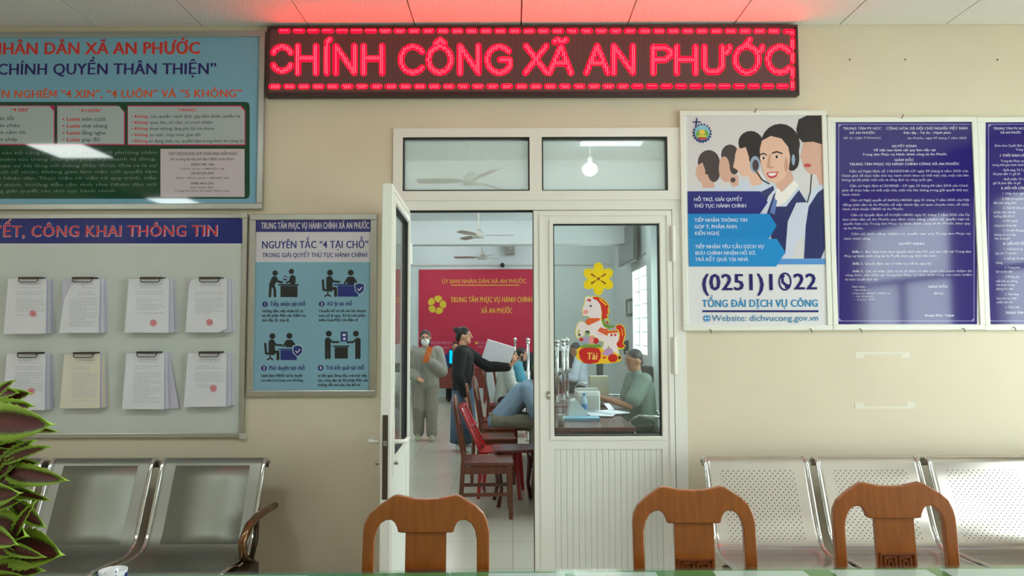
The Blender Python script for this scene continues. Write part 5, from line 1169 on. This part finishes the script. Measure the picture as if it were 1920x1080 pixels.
# chairs of the office
M_DCH = wood('dark_red_wood', (98, 46, 28), .25); M_DCARVE = mat('dark_carved', (70, 34, 22), .4)
dch = make_chair('office_wooden_chair', 'dark red-brown wooden chair nearest inside the doorway', M_DCH, M_DCARVE, 1.0, 'dark wooden office chairs', .16)
def floorpt(px, py):
    d = CAM_ROT @ Vector(((px - 960) / F_PX, -(py - 540) / F_PX, -1)); k = -CAM_H / d.z; return d.x * k, d.y * k
dch.location = (-.22, 6.22, 0); dch.rotation_euler = (0, 0, math.radians(92))
for x, y, rz, lab in ((-.2, 7.55, 94, 'dark wooden chair behind the red plastic chair, second in the row'), (-.16, 8.35, 88, 'dark wooden chair the man in plaid sits on'), (-.2, 8.98, 92, 'dark wooden chair in front of the woman in the black jacket'), (-.16, 10.75, 90, 'dark wooden chair under the person in the pale grey top')):
    o = copy_tree(dch); o.location = (x, y, 0); o.rotation_euler = (0, 0, math.radians(rz)); o['label'] = lab
# red plastic chair
M_RPL = mat('red_plastic', (170, 24, 30), .18, coat=.3)
t = thing('plastic_chair', 'glossy red plastic chair between the dark wooden chairs', 'chair', (-.12, 6.95, 0), math.radians(85))
MB().prism([(-.19, .17), (.19, .17), (.2, -.2), (-.2, -.2)], .41, .43, 'z').build('seat', M_RPL, t, world=False, bevel=.008)
q = MB()
for sx in (-1, 1): q.bar((sx * .17, .16, .42), (sx * .15, .36, .84), .04, .02)
q.bar((-.16, .36, .84), (.16, .36, .84), .05, .025).bar((-.17, .27, .65), (.17, .27, .65), .05, .015)
for k in range(4): q.bar((-.1 + k * .066, .18, .44), (-.09 + k * .06, .35, .82), .03, .012)
q.build('backrest', M_RPL, t, world=False, bevel=.004)
for sx in (-1, 1):
    for y in (-.17, .15): MB().bar((sx * .17, y, .41), (sx * .2, y * 1.2, 0), .05, .04, w1=.035, d1=.03).build('leg', M_RPL, t, world=False)
# low stool pair at the desk
def stool(x, y, h, label):
    t = thing('wooden_stool', label, 'stool', (x, y, 0), .15, group='dark wooden stools')
    MB().prism([(-.19, -.17), (.19, -.17), (.2, 0), (.19, .17), (-.19, .17), (-.2, 0)], h - .03, h, 'z').build('seat', M_MAH, t, world=False, bevel=.008)
    for sx in (-1, 1):
        for sy in (-1, 1): MB().tube([(sx * .15, sy * .13, h - .03), (sx * .165, sy * .145, h * .7), (sx * .14, sy * .125, h * .3), (sx * .17, sy * .15, 0)], [.026, .024, .017, .02], 6).build('leg', M_MAH, t, world=False, smooth=True)
        MB().bar((sx * .15, -.12, h - .06), (sx * .15, .12, h - .06), .02, .05).build('apron', M_MAH, t, world=False)
stool(.02, 6.6, .5, 'dark wooden stool with curved legs by the near desk')
# padded swivel chairs
def swivel(x, y, rz, label):
    t = thing('swivel_chair', label, 'chair', (x, y, 0), rz, group='black swivel chairs')
    MB().box(-.24, .24, -.24, .24, .43, .5).build('seat', M_GASK, t, world=False, bevel=.03); MB().box(-.22, .22, .22, .29, .55, 1.08).build('backrest', M_GASK, t, world=False, bevel=.03)
    MB().bar((0, .25, .45), (0, .27, .6), .08, .03).build('back_bar', M_GASK, t, world=False)
    for sx in (-1, 1): MB().tube([(sx * .25, .2, .5), (sx * .27, .15, .66), (sx * .27, -.1, .68), (sx * .26, -.2, .62), (sx * .25, -.12, .47)], .014, 8).build('armrest', M_CHROME, t, world=False, smooth=True)
    MB().tube([(0, 0, .08), (0, 0, .43)], .028, 10).build('column', M_CHROME, t, world=False)
    for k in range(5):
        a = 2 * PI * k / 5; MB().bar((0, 0, .1), (math.cos(a) * .28, math.sin(a) * .28, .06), .05, .03).ball((math.cos(a) * .28, math.sin(a) * .28, .03), .028).build('foot', M_GASK, t, world=False)
swivel(1.42, 7.72, math.radians(-95), 'black swivel chair with chrome arms under the man in green')
swivel(1.52, 9.6, math.radians(-60), 'empty black swivel chair behind the man in green')
swivel(1.24, 12.35, math.radians(-90), 'black swivel chair under the man in the white shirt')
# ------------------------------------------------------------------ people
M_SKIN = mat('skin', (206, 152, 124), .5, var=.04, scale=12); M_SKIN_D = mat('skin_tan', (166, 112, 84), .5, var=.04, scale=12)
M_HAIR = mat('black_hair', (26, 22, 22), .45, var=.2, scale=60); M_BHAIR = mat('brown_hair', (62, 40, 32), .45, var=.2, scale=60)
M_LIP = mat('lips', (170, 90, 84), .5); M_EYE = mat('eye_dark', (24, 20, 20), .2)
def blob(bones, balls, vox, name, m, parent, smooth=3):
    q = MB()
    for a, b, r0, r1 in bones:
        a, b = Vector(a), Vector(b); d = b - a; L_ = d.length or 1e-4; t_ = d / L_
        u = Vector((0, 0, 1)) if abs(t_.z) < .9 else Vector((1, 0, 0)); x = t_.cross(u).normalized(); y = t_.cross(x); n = 12; base = len(q.v); rings = []
        for k in range(4): ang_ = -PI / 2 + PI / 2 * (k + .3) / 4; rings.append((a + t_ * math.sin(ang_) * r0, r0 * math.cos(ang_)))
        rings.append((a, r0)); rings.append((b, r1))
        for k in range(4): ang_ = PI / 2 * (k + .7) / 4; rings.append((b + t_ * math.sin(ang_) * r1, r1 * math.cos(ang_)))
        for c, r in rings: q.v += [c + (x * math.cos(2 * PI * k / n) + y * math.sin(2 * PI * k / n)) * r for k in range(n)]
        for i in range(len(rings) - 1):
            for k in range(n): i0 = base + i * n + k; i1 = base + i * n + (k + 1) % n; q.f.append((i0, i1, i1 + n, i0 + n))
        q.f.append(tuple(base + k for k in reversed(range(n)))); e = base + (len(rings) - 1) * n; q.f.append(tuple(e + k for k in range(n)))
    for c, r in balls: q.ball(c, r, 16, 12)
    me = q.mesh('tmp', None); o = bpy.data.objects.new('tmp', me); COL.objects.link(o)
    rm = o.modifiers.new('r', 'REMESH'); rm.mode = 'VOXEL'; rm.voxel_size = vox
    if smooth: s_ = o.modifiers.new('s', 'SMOOTH'); s_.iterations = smooth; s_.factor = .5
    r = bpy.data.meshes.new_from_object(o.evaluated_get(bpy.context.evaluated_depsgraph_get()))
    bpy.data.objects.remove(o); bpy.data.meshes.remove(me)
    r.name = name; r.materials.clear(); r.materials.append(m); r.polygons.foreach_set('use_smooth', [True] * len(r.polygons))
    ob = bpy.data.objects.new(name, r); link(ob, parent); return ob
def V(*a): return Vector(a)
def stand(H):
    J = dict(pel=V(0, 0, .53 * H), che=V(0, 0, .75 * H), nek=V(0, 0, .835 * H), hed=V(0, -.015, .925 * H))
    for s, n in ((-1, 'r'), (1, 'l')):
        J.update({'sh' + n: V(s * .108 * H, .005, .80 * H), 'el' + n: V(s * .135 * H, .02, .625 * H), 'wr' + n: V(s * .135 * H, -.03, .485 * H), 'hi' + n: V(s * .055 * H, 0, .51 * H), 'kn' + n: V(s * .058 * H, -.01, .28 * H), 'an' + n: V(s * .06 * H, .02, .05 * H), 'to' + n: V(s * .065 * H, -.13, .025)})
    return J
def sit(lean=0.0, sh=.46):
    z = sh + .09; J = dict(pel=V(0, .02, z), che=V(0, .02 - lean, z + .37 - lean * .35), nek=V(0, .0 - lean * 1.35, z + .52 - lean * .5), hed=V(0, -.02 - lean * 1.6, z + .66 - lean * .65))
    for s, n in ((-1, 'r'), (1, 'l')):
        J.update({'sh' + n: J['che'] + V(s * .175, -.01 - lean * .2, .08), 'el' + n: J['che'] + V(s * .21, -.08 - lean * .3, -.19), 'wr' + n: J['che'] + V(s * .12, -.30 - lean * .3, -.20), 'hi' + n: V(s * .09, 0, z - .02), 'kn' + n: V(s * .11, -.42, z - .04), 'an' + n: V(s * .11, -.40, .07), 'to' + n: V(s * .11, -.56, .03)})
    return J
def hand(bones, w, d, n, s_, curl=.5):
    d = d.normalized(); n = (n - d * n.dot(d)).normalized(); sd = d.cross(n) * s_
    bones.append((w, w + d * .05, .024, .026)); 
    for k in (-1, 0, 1): bones.append((w + d * .02, w + d * .085 + sd * .024 * k, .018, .013))
    for k, L_ in zip((-1.5, -.5, .5, 1.5), (.058, .07, .074, .064)):
        a = w + d * .085 + sd * .019 * k; m_ = a + (d + n * curl * .35 + sd * .12 * k).normalized() * L_ * .55; e = m_ + (d + n * curl).normalized() * L_ * .5
        bones += [(a, m_, .0095, .009), (m_, e, .009, .0078)]
    a = w + d * .03 + sd * .028; m_ = a + (d * .6 + sd * .8 + n * .3).normalized() * .04; bones += [(a, m_, .013, .0105), (m_, m_ + (d + sd * .3 + n * .3).normalized() * .032, .0105, .009)]
def person(label, loc, rz, J, top, bottom, hair, skin=None, sleeves='long', shoe=None, look=(0, -1, 0), group='people in the office', skirt=None, hair_style='bun', top_fat=.02, hands=None, bot_fat=.025, fem=True, face=True):
    skin = skin or M_SKIN
    t = thing('person', label, 'person', loc, rz, group)
    f = Vector(look).normalized(); hd = J['hed']; up = V(0, 0, 1); rt = f.cross(up).normalized(); up = rt.cross(f)
    def hp(r, fw, u): return hd + rt * r + f * fw + up * u
    sc = .94 if fem else 1.0
    B = []
    wd = .055 if fem else .07
    for s in (-1, 1):
        ax = (J['shl'] - J['shr']).normalized() * s
        B += [(J['pel'] + ax * .05, J['che'] + ax * wd, .088, .098), (J['che'] + ax * .03, J['sh' + ('l' if s > 0 else 'r')] - ax * .03, .075, .055)]
    B += [(J['che'] + V(0, 0, .06), J['nek'], .06, .05), (J['nek'], hd - up * .04 - f * .015, .05, .05)]
    cl, br = [], []
    for n in 'rl':
        B += [(J['sh' + n], J['el' + n], .046, .038), (J['el' + n], J['wr' + n], .037, .025), (J['hi' + n], J['kn' + n], .08, .052), (J['kn' + n], J['an' + n], .05, .034), (J['an' + n], J['to' + n], .034, .026), (J['an' + n], J['an' + n] + (J['an' + n] - J['to' + n]) * .25 + V(0, 0, -.02), .034, .03)]
        hk = (hands or {}).get(n, {}); d = hk.get('d') or (J['wr' + n] - J['el' + n]); nn = hk.get('n') or V(0, 0, -1)
        hand(B, J['wr' + n], Vector(d), Vector(nn), 1 if n == 'r' else -1, hk.get('curl', .5))
    heads = [(hp(0, 0, .02), (.074 * sc, .088 * sc, .1 * sc)), (hp(0, .022, -.045), (.052 * sc, .058, .06)), (hp(0, .055, -.078), .026), (hp(.077 * sc, -.005, 0), (.012, .02, .03)), (hp(-.077 * sc, -.005, 0), (.012, .02, .03))]
    B += [(hp(0, .086, .015), hp(0, .102, -.02), .009, .013), (hp(.035, .072, .03), hp(.015, .08, .03), .012, .012), (hp(-.035, .072, .03), hp(-.015, .08, .03), .012, .012)]
    # ellipsoids follow the heading only when looking along an axis; turn them by hand
    R = Matrix((( rt.x, f.x, up.x), (rt.y, f.y, up.y), (rt.z, f.z, up.z)))
    body = blob(B, [], .0085, 'body', skin, t) if False else None
    q_b = MB()
    class _: pass
    balls = []
    for c, r in heads: balls.append((c, r, R))
    body = blob2(B, balls, .0085, 'body', skin, t)
    if face:
        for s in (-1, 1):
            MB().ball(hp(s * .031, .083 * sc, .008), (.010, .008, .0055), 8, 6).build('eye', M_EYE, t, world=False, smooth=True)
            MB().tube([hp(s * .016, .092 * sc, .03), hp(s * .034, .088 * sc, .034), hp(s * .05, .074 * sc, .027)], .0035, 6).build('eyebrow', hair, t, world=False)
        MB().tube([hp(-.022, .078, -.05), hp(0, .086, -.049), hp(.022, .078, -.05)], [.004, .0065, .004], 6).build('mouth', M_LIP, t, world=False)
    hb = [(hp(0, -.013, .042), (.085 * sc, .094 * sc, .092 * sc), R)]; hbones = []
    if hair_style == 'bun': hb += [(hp(0, -.095, .085), (.045, .045, .042), R)]; hbones = [(hp(0, -.06, .07), hp(0, -.09, .085), .03, .035), (hp(0, -.07, -.02), hp(0, -.05, .02), .05, .06)]
    elif hair_style == 'tied': hbones = [(hp(0, -.05, .0), hp(0, -.085, -.09), .06, .035), (hp(.06, .0, .0), hp(.065, .0, -.09), .022, .014), (hp(-.06, .0, .0), hp(-.065, .0, -.09), .022, .014)]
    elif hair_style == 'short': hb = [(hp(0, -.014, .05), (.081, .09, .08), R)]; hbones = [(hp(0, -.06, -.02), hp(0, -.05, .03), .045, .055)]
    blob2(hbones, hb, .009, 'hair', hair, t, 2)
    # clothes
    g = top_fat; C = []
    for s in (-1, 1):
        ax = (J['shl'] - J['shr']).normalized() * s; n = 'l' if s > 0 else 'r'
        C += [(J['pel'] + ax * .055 + V(0, 0, -.03), J['che'] + ax * wd, .095 + g, .10 + g), (J['che'] + ax * .03 + V(0, 0, .01), J['sh' + n] - ax * .02, .078 + g, .055 + g * .7)]
        el, wr = J['el' + n], J['wr' + n]
        if sleeves == 'long': C += [(J['sh' + n], el, .05 + g, .044 + g), (el, el.lerp(wr, .93), .045 + g, .03 + g * .8)]
        else: C += [(J['sh' + n], J['sh' + n].lerp(el, .72), .056 + g, .058 + g)]
    C += [(J['nek'] + V(0, 0, -.03), J['nek'] + V(0, 0, .0), .062, .06)]
    blob2(C, [], .011, 'top', top, t, 3)
    if skirt:
        pr_ = [(J['pel'] + V(0, 0, .10), .135), (J['pel'] + V(0, 0, -.08), .175), (V(0, 0, J['knr'].z), .19), (V(0, 0, .12), .2)]
        q = MB(); n = 28
        for c, r in pr_: q.v += [c + V(math.cos(2 * PI * k / n) * r * (1 + .04 * math.sin(5 * 2 * PI * k / n)), math.sin(2 * PI * k / n) * r * .8, 0) for k in range(n)]
        for i in range(3):
            for k in range(n): q.f.append((i * n + k, i * n + (k + 1) % n, (i + 1) * n + (k + 1) % n, (i + 1) * n + k))
        o = q.build('skirt', skirt, t, world=False, smooth=True); so = o.modifiers.new('thick', 'SOLIDIFY'); so.thickness = .006
    else:
        C = [(J['pel'] + V(-.05, 0, 0), J['pel'] + V(.05, 0, 0), .10 + bot_fat * .6, .10 + bot_fat * .6)]
        for n in 'rl': C += [(J['hi' + n], J['kn' + n], .088 + bot_fat, .062 + bot_fat), (J['kn' + n], J['an' + n].lerp(J['kn' + n], .06), .06 + bot_fat, .048 + bot_fat)]
        blob2(C, [], .011, 'trousers', bottom, t, 3)
    for n in 'rl':
        a, to = J['an' + n], J['to' + n]
        blob2([(a + V(0, 0, -.01), to, .043, .034), (a + V(0, 0, -.015), a + (a - to) * .22 + V(0, 0, -.02), .042, .036)], [], .011, 'shoe', shoe or M_WPL, t, 1)
    return t, hp
def blob2(bones, balls, vox, name, m, parent, smooth=3):
    """like blob, with ellipsoids turned by their own rotation"""
    global _extra
    q = MB()
    for c, r, R in balls:
        r = (r, r, r) if not isinstance(r, (tuple, list)) else r; k0 = len(q.v); q.ball((0, 0, 0), r, 16, 12)
        for i in range(k0, len(q.v)): q.v[i] = R @ q.v[i] + c
    return _blob_mesh(q, bones, vox, name, m, parent, smooth)
def _blob_mesh(q, bones, vox, name, m, parent, smooth):
    for a, b, r0, r1 in bones:
        a, b = Vector(a), Vector(b); d = b - a; L_ = d.length or 1e-4; t_ = d / L_
        u = Vector((0, 0, 1)) if abs(t_.z) < .9 else Vector((1, 0, 0)); x = t_.cross(u).normalized(); y = t_.cross(x); n = 12; base = len(q.v); rings = []
        for k in range(4): an = -PI / 2 + PI / 2 * (k + .3) / 4; rings.append((a + t_ * math.sin(an) * r0, r0 * math.cos(an)))
        rings += [(a, r0), (b, r1)]
        for k in range(4): an = PI / 2 * (k + .7) / 4; rings.append((b + t_ * math.sin(an) * r1, r1 * math.cos(an)))
        for c, r in rings: q.v += [c + (x * math.cos(2 * PI * k / n) + y * math.sin(2 * PI * k / n)) * r for k in range(n)]
        for i in range(len(rings) - 1):
            for k in range(n): i0 = base + i * n + k; i1 = base + i * n + (k + 1) % n; q.f.append((i0, i1, i1 + n, i0 + n))
        q.f.append(tuple(base + k for k in reversed(range(n)))); e = base + (len(rings) - 1) * n; q.f.append(tuple(e + k for k in range(n)))
    me = q.mesh('tmp', None); bm = bmesh.new(); bm.from_mesh(me); bmesh.ops.recalc_face_normals(bm, faces=bm.faces); bm.to_mesh(me); bm.free()
    o = bpy.data.objects.new('tmp', me); COL.objects.link(o)
    rm = o.modifiers.new('r', 'REMESH'); rm.mode = 'VOXEL'; rm.voxel_size = vox
    if smooth: s_ = o.modifiers.new('s', 'SMOOTH'); s_.iterations = smooth; s_.factor = .5
    r = bpy.data.meshes.new_from_object(o.evaluated_get(bpy.context.evaluated_depsgraph_get()))
    bpy.data.objects.remove(o); bpy.data.meshes.remove(me)
    r.name = name; r.materials.clear(); r.materials.append(m); r.polygons.foreach_set('use_smooth', [True] * len(r.polygons))
    ob = bpy.data.objects.new(name, r); link(ob, parent); return ob
def cloth(n, c, var=.1, sc=14): return mat('cloth_' + n, c, .85, var=var, scale=sc, bump=.25, bscale=25)
# masked woman walking toward the door
x, y = floorpt(797, 826)
J = stand(1.56); J['knr'] += V(0, -.06, .02); J['anr'] += V(0, .04, .02); J['tor'] += V(0, .04, .01); J['knl'] += V(0, -.03, 0)
J['ell'] = V(.235, -.04, .98); J['wrl'] = V(.08, -.22, 1.12); J['elr'] = V(-.23, -.02, .95); J['wrr'] = V(-.1, -.24, .90)
t, hp = person('person in grey sweatsuit and white face mask walking through the office', (x, y, 0), .06, J, cloth('grey', (150, 148, 140)), cloth('taupe', (140, 134, 124)), M_BHAIR, hair_style='tied', top_fat=.045, bot_fat=.03, shoe=mat('shoe_beige', (170, 168, 140), .6), hands={'l': {'d': V(-.3, -.2, 1), 'curl': .2}})
blob2([(hp(0, .07, -.02), hp(0, .062, -.07), .036, .034)], [(hp(0, .035, -.045), (.062, .066, .056), Matrix.Identity(3))], .007, 'face_mask', mat('mask_white', (226, 230, 232), .7), t, 2)
q = MB()
for s in (-1, 1): q.tube([hp(s * .033 + .022 * math.cos(a), .093, .012 + .02 * math.sin(a)) for a in (2 * PI * k / 10 for k in range(11))], .002, 5)
q.tube([hp(-.012, .096, .014), hp(.012, .096, .014)], .002, 5); q.build('spectacles', M_GASK, t, world=False)
o = MB().box(-.045, .045, -.006, .006, -.11, .11).build('orange_booklet', mat('orange_card', (206, 104, 40), .5)); Wp = WM[t.name] @ Matrix.Translation((.05, -.27, 1.22)) @ Matrix.Rotation(.3, 4, 'Y') @ Matrix.Rotation(.6, 4, 'Z'); o.matrix_world = Wp
tag(o, 'small orange booklet held by the masked person', 'booklet')
# woman in black jacket
x, y = floorpt(868, 846)
J = stand(1.60); J['wrl'] = V(.16, -.58, 1.07); J['ell'] = V(.2, -.3, 1.08); J['elr'] = V(-.22, .03, .98); J['wrr'] = V(-.2, -.06, .74)
t, hp = person('person in black jacket and long blue skirt reaching out to the right', (x, y, 0), math.radians(84), J, cloth('black', (24, 24, 25)), None, M_HAIR, skirt=cloth('denim', (74, 92, 116)), hair_style='bun', top_fat=.035, shoe=M_WPL, hands={'l': {'d': V(-.1, -.7, .7), 'n': V(-.3, -.6, -.6), 'curl': .1}}, look=(0, -1, .05))
MB().tube([(.14, .06, 1.3), (-.02, -.16, 1.1), (-.14, -.14, .88), (-.16, -.06, .8)], .009, 6).build('bag_strap', mat('strap_tan', (120, 84, 66), .6), t, world=False)
# papers she touches
c = P(934, 663, y - .03); o = MB().box(-.19, .19, -.012, .012, -.14, .14).build('paper_stack', M_PAP); o.location = (c.x - .0, y + .12, c.z); o.rotation_euler = (.25, .30, .1)
tag(o, 'stack of white papers raised in front of the seated people', 'papers')
# seated visitor in plaid
def plaid():
    m = mat('cloth_plaid', (120, 146, 168), .85); nt = m.node_tree; b = nt.nodes['Principled BSDF']; br = nt.nodes.new('ShaderNodeTexChecker'); br.inputs['Scale'].default_value = 40
    br.inputs['Color1'].default_value = lin((130, 154, 176)); br.inputs['Color2'].default_value = lin((120, 144, 168)); tc = nt.nodes.new('ShaderNodeTexCoord'); nt.links.new(tc.outputs['Object'], br.inputs['Vector']); nt.links.new(br.outputs['Color'], b.inputs['Base Color']); return m
J = sit(.27); J['wrl'] = J['che'] + V(.1, -.42, -.14); J['wrr'] = J['che'] + V(-.1, -.42, -.14)
person('person in blue plaid shirt leaning over the desk with back turned', (-.14, 8.33, 0), math.radians(86), J, plaid(), cloth('khaki', (122, 120, 108)), M_HAIR, M_SKIN_D, hair_style='short', fem=False, top_fat=.03, shoe=M_GASK)
J = sit(.06)
person('person in pale grey top seated behind the raised papers', (-.13, 10.75, 0), math.radians(90), J, cloth('palegrey', (176, 182, 176)), cloth('plum', (60, 36, 48)), M_HAIR, hair_style='tied', shoe=M_GASK, top_fat=.03)
J = sit(.1); J['wrl'] += V(0, -.06, .06); J['wrr'] += V(0, -.06, .06)
person('person in light blue hooded top writing at the far desk', (-.02, 12.1, 0), math.radians(92), J, cloth('aqua', (84, 156, 178)), cloth('dark', (44, 44, 50)), M_HAIR, hair_style='tied', shoe=M_GASK, top_fat=.03)
o = copy_tree(dch); o.location = (-.05, 12.1, 0); o.rotation_euler = (0, 0, math.radians(90)); o['label'] = 'dark wooden chair under the person in light blue'
J = sit(.05)
person('person in dark blue seated at the desk under the banner', (-1.28, 16.45, 0), 0, J, cloth('royal', (38, 56, 110)), cloth('dark', (44, 44, 50)), M_HAIR, hair_style='short', fem=False, shoe=M_GASK)
o = copy_tree(dch); o.location = (-1.28, 16.5, 0); o.rotation_euler = (0, 0, 0); o['label'] = 'dark wooden chair behind the desk under the banner'
# officials on the window side
J = sit(.04, .5); J['wrl'] = V(.06, -.50, .86); J['ell'] = V(.23, -.22, .77); J['wrr'] = V(-.1, -.46, .84)
person('person in grey-green short-sleeved shirt seated behind the near desk', (1.38, 7.72, 0), math.radians(-80), J, cloth('sage', (112, 132, 126)), cloth('olive', (52, 58, 50)), M_HAIR, M_SKIN_D, sleeves='short', hair_style='short', fem=False, shoe=M_GASK, look=(.15, -1, -.12), top_fat=.03)
J = sit(.05, .5)
person('person in white shirt seated far back behind the door glass', (1.18, 12.35, 0), math.radians(-95), J, cloth('white', (206, 216, 232)), cloth('dark', (44, 44, 50)), M_HAIR, M_SKIN_D, hair_style='short', fem=False, shoe=M_GASK, look=(0, -1, -.2), top_fat=.03)
